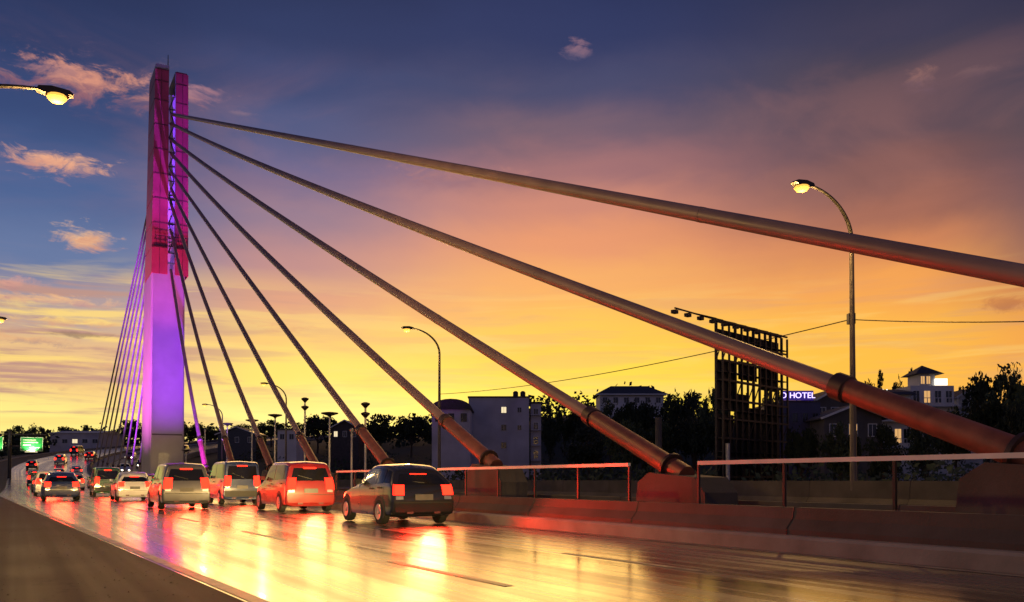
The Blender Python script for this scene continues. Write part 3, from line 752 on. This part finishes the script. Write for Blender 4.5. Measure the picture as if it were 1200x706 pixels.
def make_car(kind,paintm,label,lights='tail',group='cars driving away on the near side'):
    Lh,w,H={'hatch':(1.95,.83,1.46),'mpv':(2.15,.84,1.68),'van':(2.0,.8,1.86)}[kind]
    t=thing({'hatch':'hatchback_car','mpv':'family_car','van':'minivan'}[kind],(0,0,0),0,label,'car' if kind!='van' else 'minivan',group)
    B=Body(car_stations(Lh,w,H,kind)); nu=B.nu
    B.shell().build('body',paintm,t,True)
    for sg in (1,-1):
        for (a,b) in ((4.75,6.0),(6.1,7.25),(7.33,7.85)):
            B.patch(a,b,3.12,3.9,sg,.006,8,4).build('side_window','glass',t,True)
    for sg in (1,-1): pass
    ws=MB()
    for sg in (1,-1):
        q=B.patch(4.12,4.92,3.9,6,sg,.006,6,8); ws.add(q.v,q.f)
    ws.build('windscreen','glass',t,True)
    B.cap(nu,3.1,3.92,-.88,.88,-.012).build('rear_window','glass',t,True)
    B.cap(nu,1.0,1.72,-.97,.97,-.03).build('rear_bumper','trim' if kind=='van' else paintm,t,True)
    pz=B.pt(nu,2.2)
    pl=MB(); pl.box((0,pz.y-.03,pz.z),(.46,.02,.14)); pl.build('number_plate','plate',t)
    for sg in (1,-1):
        q=B.cap(nu,2.35 if kind!='mpv' else 2.3,3.05 if kind=='hatch' else 3.3,sg*.66,sg*1.0,-.016,5)
        q2=B.patch(8.55,9,2.35 if kind!='mpv' else 2.3,3.05 if kind=='hatch' else 3.3,sg,.012,4,5); q.add(q2.v,q2.f)
        q.build('tail_lamp','tail',t,True)
        q=B.cap(0,2.1,3.6,sg*.62,sg*1.0,.012,5); q2=B.patch(0,.9,2.3,3.3,sg,.012,4,4); q.add(q2.v,q2.f)
        q.build('headlight','head',t,True)
    pz=B.pt(nu,3.97); tb=MB(); tb.box((0,pz.y-.02,pz.z-.02),(.42,.03,.045)); tb.build('brake_lamp','tail',t)
    pw=B.pt(nu,3.2); pw2=B.pt(nu,3.55); wp=MB(); wp.bar((.05,pw.y-.035,pw.z),(-.42,pw2.y-.03,pw2.z-.06),.022); wp.build('wiper','trim',t)
    for sg in (1,-1):
        q=B.cap(nu,2.05,2.28,sg*.70,sg*.95,-.018,2); q.build('reverse_lamp','rim',t,True)
        for u in (5.75,7.0):
            ph=B.pt(u,2.85); hd=MB(); hd.box((sg*(ph.x+.015),ph.y,ph.z),(.03,.2,.035)); hd.build('door_handle','trim',t)
        for u in (4.7,6.05,7.35):
            q=B.patch(u,u+.018,1.1,3.05,sg,.002,1,8); q.build('door_seam','trim',t)
    q=B.cap(nu,1.78,1.83,-.96,.96,-.02,1); q.build('tailgate_seam','trim',t)
    for x in (-.35,.35):
        ex=MB(); ex.box((x,-Lh-.02,.30),(.16,.03,.05)); ex.build('reflector','panel_edge',t)
    gr=B.cap(0,1.3,2.4,-.55,.55,.012); gr.build('grille','trim',t,True)
    for sg in (1,-1):
        mi=MB(); p=B.pt(4.9,3.15); mi.box((sg*(p.x+.12),p.y,p.z+.07),(.2,.1,.13),0,.03); mi.build('mirror',paintm,t)
        for y in (Lh-.75,-Lh+.75):
            r=.31 if kind!='mpv' else .32
            ar=MB(); ar.lathe([(.375,-.02),(.385,.0),(.375,.012),(.3,.016)],(0,0,0),24,'x'); 
            ar.v=[((sg*(x+w*1.005)),yy+y,max(.17,zz+r+.01)) for x,yy,zz in ar.v]; ar.build('wheel_arch','trim',t,True)
            wh=MB(); wh.lathe([(r*.7,-.19),(r*.96,-.18),(r,-.14),(r,-.04),(r*.95,0),(r*.66,.01)],(0,0,0),24,'x')
            wh.v=[(sg*(x+w+.02),yy+y,zz+r) for x,yy,zz in wh.v]; wh=wh.build('wheel','tyre',t,True)
            ri=MB()
            ri.lathe([(r*.64,0),(r*.60,.012),(r*.2,.0),(.05,.02)],(0,0,0),20,'x')
            ri.v=[(sg*(x+w+.03),yy+y,zz+r) for x,yy,zz in ri.v]; ri.build('rim','rim',wh,True)
    return t
protos={}
def place(kind,paintm,l,q,label,group,reverse=False,lamps=True,beam=0,red=0):
    key=(kind,paintm)
    if key not in protos:
        t=make_car(kind,paintm,label,group=group); protos[key]=t
    else:
        t=copy_tree(protos[key])
        for ch in list(t.children):
            if ch.type=='LIGHT': bpy.data.objects.remove(ch)
        t['label']=label; t['group']=group
    t.location=path(l,q,.006); t.rotation_euler=(math.atan(road_z(q+1)-road_z(q)) if not reverse else -math.atan(road_z(q+1)-road_z(q)),0,heading(q)+(math.pi if reverse else 0))
    Lh={'hatch':1.95,'mpv':2.15,'van':2.0}[kind]
    pend.append((t,Lh,beam,red))
    return t
pend=[]
NEAR='cars driving away on the near side'; FARR='red lit cars on the bend beyond the pylon'; FARW='white lit cars coming round the bend'
CARS=[('hatch','car_silver',5.4,-7.5,'unseen silver hatchback added behind the viewpoint to light the road',NEAR,False,9000,0),
 ('mpv','car_silver',2.9,-13,'unseen silver family car added behind the viewpoint to light the road',NEAR,False,12000,0),
 ('hatch','car_black',8.5,21.5,'black hatchback with red tail lamps, nearest car to the viewer',NEAR,False,1500,800),
 ('mpv','car_red',8.5,31,'dark red family car in the inner lane ahead of the black hatchback',NEAR,False,1200,450),
 ('van','car_blue',8.5,41,'dark blue minivan in the inner lane below the small lamps',NEAR,False,1000,200),
 ('mpv','car_silver',8.4,53,'silver family car in the inner lane short of the pylon',NEAR,False,900,160),
 ('hatch','car_grey',8.3,66,'small dark grey hatchback in the inner lane close to the pylon foot',NEAR,False,800,120),
 ('mpv','car_grey',5.4,36,'grey family car in the middle lane, nearest there',NEAR,False,1500,200),
 ('hatch','car_white',5.2,50,'white hatchback in the middle lane left of the pylon foot',NEAR,False,1000,160),
 ('van','car_green',5.1,64,'green minivan in the middle lane below the back cables',NEAR,False,800,120),
 ('hatch','car_blue',2.0,52,'blue hatchback in the outer lane at the far left',NEAR,False,1500,160),
 ('mpv','car_white',1.9,68,'white family car in the outer lane beyond the blue hatchback',NEAR,False,900,120)]
for kind,pm,l,q,lb,gr,rv,beam,red in CARS: place(kind,pm,l,q,lb,gr,rv,True,beam,red)
k=0
ordn=['first','second','third','fourth','fifth','sixth','seventh','eighth','ninth','tenth','eleventh','twelfth']
cyc=[('hatch','car_black'),('mpv','car_silver'),('hatch','car_red'),('van','car_blue'),('mpv','car_grey'),('hatch','car_white')]
for i in range(10):
    kind,pm=cyc[i%6]; place(kind,pm,[2,5.2,8.2][i%3],88+i*13.5,'%s red lit car in the queue climbing the far left bend'%ordn[i],FARR)
for i in range(10):
    kind,pm=cyc[(i+2)%6]; place(kind,pm,[15.8,19,22][i%3],128+i*11,'%s oncoming car with white headlights on the bend left of the pylon'%ordn[i],FARW,True)
for t,Lh,beam,red in pend:
    if red: light('SPOT','tail_glow',t,(0,-Lh-.12,.78),red*2.4,(1,.03,.01),(0,-1,-.34),.5,R(112),.5)
    if beam:
        far=t.location.y<4          # the two unseen cars added behind the viewpoint so their headlights brighten the lanes
        light('SPOT','head_beam',t,(0,Lh+.1,.62),beam*2,(1,.62,.2),(0,1,-.11 if far else -.17),.25,R(38 if far else 54),1.0)

# loose grit swept to the edge of the shoulder
gv=MB(); rnd=random.Random(11)
for i in range(1000):
    q=4+46*rnd.random()**1.6; e=edge_l(q)
    l=e-.2-abs(rnd.gauss(0,.5)) if rnd.random()<.7 else e-.2-rnd.random()*4
    s_=rnd.uniform(.004,.013)*(1.6 if rnd.random()<.06 else 1); p=path(l,q,.006); a=rnd.uniform(0,6.28)
    vs=[(p.x+math.cos(a+k*1.571)*s_*rnd.uniform(.7,1.2),p.y+math.sin(a+k*1.571)*s_*rnd.uniform(.7,1.2),p.z) for k in range(4)]+[(p.x,p.y,p.z+s_*rnd.uniform(.5,1))]
    gv.add(vs,[(0,1,4),(1,2,4),(2,3,4),(3,0,4)])
tag(gv.build('gravel','concrete'),'loose grit lying along the edge of the dark shoulder','gravel',None,'stuff')

# ------------------------------------------------------------------ trees
def tree_meshes(seed,kind):
    rnd=random.Random(seed)
    tr=MB(); cw=MB()
    top=.62
    tr.tube([(0,0,-.05),(.01,0,.15),(.0,.015,.35),(.02,0,top)],[.035,.026,.02,.009],8)
    cl=[]
    if kind=='round': n=30; ax=(.36,.36,.30); c0=.62
    elif kind=='wide': n=34; ax=(.5,.42,.24); c0=.68
    else: n=26; ax=(.24,.24,.38); c0=.56
    for i in range(n):
        while True:
            p=Vector((rnd.uniform(-1,1),rnd.uniform(-1,1),rnd.uniform(-1,1)))
            if .25<p.length<1: break
        c=Vector((p.x*ax[0],p.y*ax[1],c0+p.z*ax[2])); cl.append((c,rnd.uniform(.07,.15)))
    for c,r in cl[:9]:
        b0=Vector((0,0,rnd.uniform(.25,.5))); tr.tube([b0,b0.lerp(c,.5)+Vector((0,0,.02)),c],[.013,.008,.003],5)
    for c,r in cl:
        for k in range(95):
            d=Vector((rnd.gauss(0,1),rnd.gauss(0,1),rnd.gauss(0,.8))); d=d.normalized()*r*rnd.uniform(.3,1.15)
            p=c+d; s=rnd.uniform(.02,.038)
            a=Vector((rnd.uniform(-1,1),rnd.uniform(-1,1),rnd.uniform(-1,1))).normalized(); b=a.orthogonal().normalized()
            cw.add([p-a*s,p+b*s*.6,p+a*s,p-b*s*.6],[(0,1,2,3)])
    return tr,cw
def palm(seed):
    rnd=random.Random(seed); tr=MB(); cw=MB()
    tr.tube([(0,0,-.03),(.01,0,.3),(.03,0,.6),(.035,0,.86)],[.03,.022,.018,.016],8)
    for i in range(16):
        az=rnd.uniform(0,6.28); up=rnd.uniform(.1,.9); L=rnd.uniform(.2,.28)
        prev=Vector((.035,0,.86)); d=Vector((math.cos(az),math.sin(az),up))
        sd=Vector((-math.sin(az),math.cos(az),0))
        for k in range(8):
            d.z-=.26; nx_=prev+d.normalized()*L/8; wd=.03*(1-k/9)+.006
            for s in (-1,1):
                cw.add([prev,nx_,nx_+sd*s*wd-Vector((0,0,.02)),prev+sd*s*wd-Vector((0,0,.015))],[(0,1,2,3)])
            prev=nx_
    return tr,cw
TP={}
for nm,args in (('a',(1,'round')),('b',(2,'wide')),('c',(3,'tall')),('d',(4,'round')),('e',(5,'wide'))):
    TP[nm]=tree_meshes(*args)
TP['p']=palm(9)
TM={}
def tree(v,px,top,Y,wpx,label,group='dark trees along the skyline',rz=0.0):
    p=at(px,top,Y); gz=hgt(p.x,Y)-.1; h=p.z-gz
    nat={'a':.8,'b':1.15,'c':.55,'d':.8,'e':1.15,'p':.55}[v]
    sx=wpx/F*Y/nat
    t=thing('palm_tree' if v=='p' else 'tree',(p.x,Y,gz),rz,label,'tree',group); t.scale=(sx,sx,h/ .97)
    if v not in TM:
        a=TP[v][0].build('trunk','bark',t,True); b=TP[v][1].build('crown','leaf' if v in 'abp' else 'leaf_deep',t); TM[v]=(a,b)
    else:
        for o in TM[v]:
            c=o.copy(); COL.objects.link(c); c.parent=t
TREES=[('b',20,500,240,46,'spreading dark tree above the green signs'),('a',45,497,255,30,'round tree just right of the green signs'),
 ('d',75,500,260,34,'round tree above the middle of the warehouse roof'),('b',100,499,265,42,'wide tree above the right end of the warehouse'),
 ('a',125,502,250,30,'dark tree seen through the back cables'),('d',152,492,240,26,'tree with open crown just left of the pylon shaft'),
 ('a',222,494,235,34,'tree just right of the pylon shaft'),('b',246,500,240,44,'low wide tree behind the eighth cable'),
 ('d',283,497,235,34,'round tree behind the seventh cable'),('b',318,493,225,46,'wide tree above the pale shed'),
 ('a',352,494,225,32,'round tree behind the sixth cable'),('e',372,486,210,50,'broad dark dome of a tree between two tall median lamps'),
 ('d',408,494,215,34,'tree behind the fifth cable'),('b',446,489,205,52,'wide ragged tree right of the fifth cable'),
 ('e',482,487,200,50,'wide dark tree under the second street lamp'),('a',508,491,200,30,'tree squeezed left of the arched hall'),
 ('c',645,476,175,22,'slim open tree just right of the stair tower'),('a',662,478,180,32,'round tree under the third cable'),
 ('d',688,472,178,34,'round tree left of the hillside house'),('b',715,470,165,60,'wide tree covering the left foot of the hillside house'),
 ('e',752,468,160,62,'wide tree covering the right foot of the hillside house'),('a',786,457,165,38,'tall round tree right of the hillside house'),
 ('d',812,459,160,40,'round tree left of the billboard frame'),('b',838,457,150,50,'wide tree half behind the billboard frame'),
 ('a',760,490,120,60,'low bushy tree in front of the wooded hill'),('e',815,488,120,70,'dark bush like tree at the foot of the billboard'),
 ('d',690,495,125,54,'low round tree beside the third cable anchor tube'),('b',735,494,115,60,'low wide tree behind the grey post'),
 ('a',905,447,130,30,'tree crown showing above the hotel sign'),('b',985,450,120,46,'dark tree above the gabled house by the second cable collar'),
 ('d',1014,447,125,34,'round tree behind the lamp pole foot'),('c',1034,436,125,16,'slim tall tree above the lit wing'),
 ('a',1050,442,125,30,'tree behind the right end of the lit wing'),('c',1068,434,125,16,'slim tree just left of the villa roof'),
 ('p',1118,448,110,26,'palm tree at the right corner of the villa'),('a',1136,446,120,34,'tree above the small pale house'),
 ('d',1158,438,100,50,'large dark tree right of the small pale house'),('b',1185,429,85,80,'biggest dark tree at the right edge'),
 ('a',1212,440,80,70,'dark tree cut by the right edge'),('e',1165,465,75,70,'low spreading tree below the big one at the right edge'),
 ('b',1262,436,90,80,'tree beyond the right edge of the view, beside the biggest one'),('d',1330,446,100,70,'tree farther beyond the right edge'),('a',1400,442,95,70,'round tree well beyond the right edge'),
 ('b',1120,478,80,60,'bushy dark tree below the villa balconies'),('e',1195,470,60,60,'near bushy tree low at the right edge'),('b',985,497,62,60,'wide low bush tree in front of the gabled houses'),('d',1035,497,60,44,'bushy tree at the foot of the nearest lamp pole'),('e',940,499,64,50,'low dark tree right of the billboard foot'),
 ('a',1085,487,72,40,'low round bush tree in front of the villa')]
for i,(v,px,top,Y,wpx,lb) in enumerate(TREES): tree(v,px,top,Y,wpx,lb,'dark trees along the skyline',i*1.7)
# far wood that reads as one mass
wd=MB(); rnd=random.Random(3)
for i in range(2600):
    Y=rnd.uniform(215,420); X=rnd.uniform(-.66,.66)*Y
    d=min(((p.x-X)**2+(p.y-Y)**2) for p in PP)
    if d<32**2: continue
    gz=hgt(X,Y); hh=rnd.uniform(3,7.5); r=rnd.uniform(1.6,3.2)
    for k in range(16):
        p=Vector((X+rnd.gauss(0,r*.6),Y+rnd.gauss(0,r*.6),gz+hh*rnd.uniform(.0,1)**.7)); s=rnd.uniform(.35,.9)
        a=Vector((rnd.uniform(-1,1),rnd.uniform(-1,1),rnd.uniform(-1,1))).normalized(); b=a.orthogonal().normalized()
        wd.add([p-a*s,p+b*s*.7,p+a*s,p-b*s*.7],[(0,1,2,3)])
tag(wd.build('distant_wood','leaf_deep'),'dark far wood covering the ridge behind the houses','woods',None,'stuff')
sc=MB()
for i in range(2600):
    Y=rnd.uniform(42,200); X=rnd.uniform(-.62,.64)*Y
    d=min(((p.x-X)**2+(p.y-Y)**2) for p in PP)
    if d<24**2: continue
    gz=hgt(X,Y); hh=rnd.uniform(1.0,3.2); r=rnd.uniform(.7,1.5)
    for k in range(18):
        p=Vector((X+rnd.gauss(0,r*.6),Y+rnd.gauss(0,r*.6),gz+hh*rnd.uniform(0,1)**.7)); s=rnd.uniform(.12,.3)
        a=Vector((rnd.uniform(-1,1),rnd.uniform(-1,1),rnd.uniform(-1,1))).normalized(); b=a.orthogonal().normalized()
        sc.add([p-a*s,p+b*s*.7,p+a*s,p-b*s*.7],[(0,1,2,3)])
tag(sc.build('undergrowth','leaf'),'dark scrub growing on the slopes beside the bridge','scrub',None,'stuff')

# ------------------------------------------------------------------ sky
wld=bpy.data.worlds.new('World'); S.world=wld; wld.use_nodes=True
nt=wld.node_tree; nt.nodes.clear()
def mth(op,a,b=None,c=None,clamp=False):
    n=nt.nodes.new('ShaderNodeMath'); n.operation=op; n.use_clamp=clamp
    for i,x in enumerate((a,b,c)):
        if x is None: continue
        if isinstance(x,(int,float)): n.inputs[i].default_value=x
        else: nt.links.new(x,n.inputs[i])
    return n.outputs[0]
def mapr(v,a,b,c=0,d=1,smooth=True):
    n=nt.nodes.new('ShaderNodeMapRange'); n.interpolation_type='SMOOTHSTEP' if smooth else 'LINEAR'
    for k,x in (('From Min',a),('From Max',b),('To Min',c),('To Max',d)): n.inputs[k].default_value=x
    nt.links.new(v,n.inputs['Value']); return n.outputs['Result']
def mixc(f,a,b,mode='MIX'):
    n=nt.nodes.new('ShaderNodeMixRGB'); n.blend_type=mode
    for i,x in enumerate((f,a,b)):
        if isinstance(x,(int,float)): n.inputs[i].default_value=x
        elif isinstance(x,tuple): n.inputs[i].default_value=(*x,1)
        else: nt.links.new(x,n.inputs[i])
    return n.outputs[0]
def lin(c): return tuple(((x/255)/12.92 if x/255<=.04045 else ((x/255+.055)/1.055)**2.4) for x in c)
tc=nt.nodes.new('ShaderNodeTexCoord'); sx=nt.nodes.new('ShaderNodeSeparateXYZ'); nt.links.new(tc.outputs['Generated'],sx.inputs[0])
X_,Y_,Z_=sx.outputs
AZ=mth('ARCTAN2',X_,Y_); EL=mth('ARCSINE',Z_)
def azel(px,py):
    u=(px-600)/F; w=(HY-py)/F; az=math.atan(u); return az, math.atan(w*math.cos(az))
def comb(a,b,c=0.0):
    n=nt.nodes.new('ShaderNodeCombineXYZ')
    for i,x in enumerate((a,b,c)):
        if isinstance(x,(int,float)): n.inputs[i].default_value=x
        else: nt.links.new(x,n.inputs[i])
    return n.outputs[0]
def noise(sa,se,scale,detail=6,dist=0.0,off=0.0,rough=.55):
    n=nt.nodes.new('ShaderNodeTexNoise'); n.inputs['Scale'].default_value=scale; n.inputs['Detail'].default_value=detail; n.inputs['Distortion'].default_value=dist; n.inputs['Roughness'].default_value=rough
    nt.links.new(comb(mth('MULTIPLY_ADD',AZ,sa,off),mth('MULTIPLY',EL,se),off),n.inputs['Vector']); return n.outputs['Fac']
# slow waviness of the colour bands
wob=noise(1,2.2,5.0,5,.4)
ELW=mth('ADD',EL,mth('MULTIPLY',mth('SUBTRACT',wob,.5),.06))
def ramp(stops,px):
    n=nt.nodes.new('ShaderNodeValToRGB'); cr_=n.color_ramp; cr_.interpolation='EASE'
    st=[]
    for y,c in stops: st.append((azel(px,y)[1]/.62,c))
    st.sort()
    cr_.elements[0].position=max(0,st[0][0]); cr_.elements[0].color=(*lin(st[0][1]),1)
    cr_.elements[1].position=min(1,st[-1][0]); cr_.elements[1].color=(*lin(st[-1][1]),1)
    for p,c in st[1:-1]:
        e=cr_.elements.new(p); e.color=(*lin(c),1)
    nt.links.new(mth('DIVIDE',ELW,.62,None,True),n.inputs['Fac']); return n.outputs['Color']
LFT=ramp([(562,(250,226,130)),(490,(253,234,134)),(450,(240,200,128)),(400,(228,184,132)),(355,(170,148,152)),(300,(92,113,158)),(220,(62,90,142)),(120,(42,64,114)),(40,(34,50,96)),(-60,(26,38,80))],60)
MID=ramp([(562,(255,244,150)),(480,(255,240,140)),(440,(252,220,104)),(400,(242,194,110)),(350,(216,152,124)),(300,(184,132,134)),(250,(140,114,140)),(200,(98,94,138)),(150,(70,80,126)),(90,(46,62,110)),(30,(36,50,96)),(-60,(26,38,80))],330)
CEN=ramp([(562,(255,236,100)),(480,(255,234,76)),(440,(255,216,66)),(400,(254,198,74)),(330,(243,168,96)),(280,(230,148,104)),(240,(204,132,112)),(200,(158,106,110)),(150,(108,86,106)),(100,(64,66,104)),(40,(38,48,94)),(-60,(28,38,82))],640)
RGT=ramp([(562,(255,180,56)),(450,(255,188,62)),(390,(255,186,62)),(330,(243,160,76)),(280,(210,130,82)),(240,(162,100,80)),(200,(124,81,78)),(150,(94,70,80)),(70,(72,60,76)),(20,(57,52,78)),(-60,(40,40,70))],1080)
FAR=ramp([(562,(252,170,56)),(450,(250,172,62)),(390,(240,158,70)),(330,(196,122,78)),(280,(140,96,84)),(240,(116,82,84)),(200,(98,72,82)),(150,(86,68,78)),(70,(66,58,76)),(-60,(42,40,68))],1260)
def azm(p): return azel(p,400)[0]
col=mixc(mapr(AZ,azm(130),azm(330)),LFT,MID)
col=mixc(mapr(AZ,azm(330),azm(640)),col,CEN)
col=mixc(mapr(AZ,azm(680),azm(1060)),col,RGT)
col=mixc(mapr(AZ,azm(1060),azm(1270)),col,FAR)
tl=mapr(AZ,azm(430),azm(60))
# low streaky cloud banks over the horizon
st1=noise(5,60,1.0,7,.3); st2=noise(3,34,1.3,6,.5,3.0)
bandL=mth('MULTIPLY',mapr(EL,azel(60,540)[1],azel(60,460)[1]),mapr(EL,azel(60,280)[1],azel(60,360)[1]))
lw=mth('MULTIPLY_ADD',tl,.85,.22)
mk1=mth('MULTIPLY',mth('MULTIPLY',mapr(st1,.46,.62),bandL),lw)
col=mixc(mk1,col,lin((186,140,128)))
mk2=mth('MULTIPLY',mth('MULTIPLY',mapr(st2,.49,.63),bandL),mth('MULTIPLY_ADD',tl,.6,.3))
col=mixc(mk2,col,lin((252,214,120)))
# broad soft rosy veils higher up
vl=noise(2.0,5.0,2.2,6,.6,7.0)
bandM=mth('MULTIPLY',mapr(EL,azel(600,330)[1],azel(600,230)[1]),mapr(EL,azel(600,40)[1],azel(600,160)[1]))
col=mixc(mth('MULTIPLY',mth('MULTIPLY',mapr(vl,.42,.7),bandM),.16),col,lin((196,128,112)))
# separate clouds
cn=noise(1,2.3,20,8,1.2,1.0,.66); cn2=noise(1,2.6,55,6,.8,5.0,.6)
def blob(px,py,rx,ry,ang,col_in,c_lo,c_hi,amt,soft=.95):
    a0,e0=azel(px,py); k=math.cos(a0)
    da=mth('MULTIPLY',mth('SUBTRACT',AZ,a0),1/(rx/F*k*k)); de=mth('MULTIPLY',mth('SUBTRACT',EL,e0),1/(ry/F*k))
    t=R(ang)
    # ang tilts the cloud in its own stretched axes
    ca,sa=math.cos(t),math.sin(t)
    u=mth('ADD',mth('MULTIPLY',da,ca),mth('MULTIPLY',de,sa)); v=mth('SUBTRACT',mth('MULTIPLY',de,ca),mth('MULTIPLY',da,sa))
    d=mth('SQRT',mth('ADD',mth('MULTIPLY',u,u),mth('MULTIPLY',v,v)))
    dn=mth('ADD',d,mth('ADD',mth('MULTIPLY',mth('SUBTRACT',cn,.5),3.4),mth('MULTIPLY',mth('SUBTRACT',cn2,.5),1.2)))
    m_=mth('MULTIPLY',mapr(dn,1.0,1.0-soft),amt)
    sh=mapr(mth('ADD',v,mth('MULTIPLY',mth('SUBTRACT',cn2,.5),2.5)),-.9,.7)
    return mixc(m_,col_in,mixc(sh,lin(c_lo),lin(c_hi)))
for b in ((130,98,170,34,-5,(104,80,112),(160,112,120),.5,1.7),(95,92,120,22,-8,(150,95,105),(240,160,125),.8),(215,104,60,14,-8,(120,88,118),(196,136,140),.6),(40,74,60,10,-10,(100,84,115),(160,115,125),.5),
          (60,188,74,17,-22,(205,140,125),(250,180,135),.95),(92,277,42,17,14,(215,150,120),(250,196,140),.95),(70,352,120,9,3,(190,140,140),(248,190,130),.75),(110,378,110,7,-3,(220,160,120),(255,216,120),.8),(25,398,70,7,2,(150,120,130),(230,170,120),.7),(95,392,60,4,0,(120,95,90),(150,115,95),.7),(120,430,110,6,2,(185,140,125),(225,170,125),.6),(40,452,90,6,-1,(190,150,120),(230,180,125),.55),(10,332,48,13,0,(180,130,130),(225,160,140),.8),
          (676,56,20,11,0,(90,80,112),(150,110,125),.75),(1088,88,22,15,0,(110,80,92),(150,105,98),.7),(1155,80,34,9,8,(100,74,86),(128,94,96),.5),(285,130,20,4,0,(100,90,120),(150,115,130),.6),
          (950,395,40,5,4,(235,170,80),(255,205,100),.5),(1185,355,40,10,3,(170,95,60),(190,110,65),.6),(330,380,60,9,0,(210,140,110),(240,175,120),.4),(540,205,90,14,-8,(150,100,110),(200,130,115),.35)):
    col=blob(*b[:5],col,*b[5:])
# dark eastern sky behind the viewpoint, dull below the horizon
absaz=mth('ABSOLUTE',AZ)
col=mixc(mapr(absaz,R(48),R(115)),col,mixc(mapr(EL,0,.8),lin((100,94,128)),lin((38,46,88))))
col=mixc(mapr(EL,.45,1.0),col,lin((26,36,78)))
col=mixc(mapr(EL,-.005,-.03),col,lin((34,26,20)))
bg=nt.nodes.new('ShaderNodeBackground'); bg.inputs['Strength'].default_value=1.0; nt.links.new(col,bg.inputs['Color'])
sk=nt.nodes.new('ShaderNodeTexSky'); sk.sky_type='NISHITA'; sk.sun_disc=False; sk.sun_elevation=R(5); sk.sun_rotation=R(-7)
bg2=nt.nodes.new('ShaderNodeBackground'); bg2.inputs['Strength'].default_value=.006; nt.links.new(sk.outputs['Color'],bg2.inputs['Color'])
ad=nt.nodes.new('ShaderNodeAddShader'); nt.links.new(bg.outputs[0],ad.inputs[0]); nt.links.new(bg2.outputs[0],ad.inputs[1])
ow=nt.nodes.new('ShaderNodeOutputWorld'); nt.links.new(ad.outputs[0],ow.inputs['Surface'])
# the low sun, almost gone
sd=bpy.data.lights.new('sun','SUN'); sd.energy=.9; sd.angle=R(34); sd.color=(1,.55,.16)
so=bpy.data.objects.new('sun',sd); COL.objects.link(so)
az,el=R(-7),R(5); so.rotation_euler=(-Vector((math.sin(az)*math.cos(el),math.cos(az)*math.cos(el),math.sin(el)))).to_track_quat('-Z','Y').to_euler()

# ------------------------------------------------------------------ camera
PITCH=1.3
cd=bpy.data.cameras.new('camera'); cam=bpy.data.objects.new('camera',cd); COL.objects.link(cam)
cd.sensor_width=36; cd.lens=36*F/1200; cam.location=(0,0,EYE); cam.rotation_euler=(R(90+PITCH),0,0)
cd.shift_y=(HY-353-F*math.tan(R(PITCH)))/1200; cd.clip_end=9000; cd.clip_start=.05
S.camera=cam
S.view_settings.view_transform='Standard'; S.view_settings.look='None'; S.view_settings.exposure=0; S.view_settings.gamma=1
try: S.cycles.use_denoising=True; S.cycles.denoiser='OPENIMAGEDENOISE'
except Exception: pass
S.cycles.sample_clamp_indirect=4; S.cycles.max_bounces=6; S.cycles.caustics_reflective=False; S.cycles.caustics_refractive=False
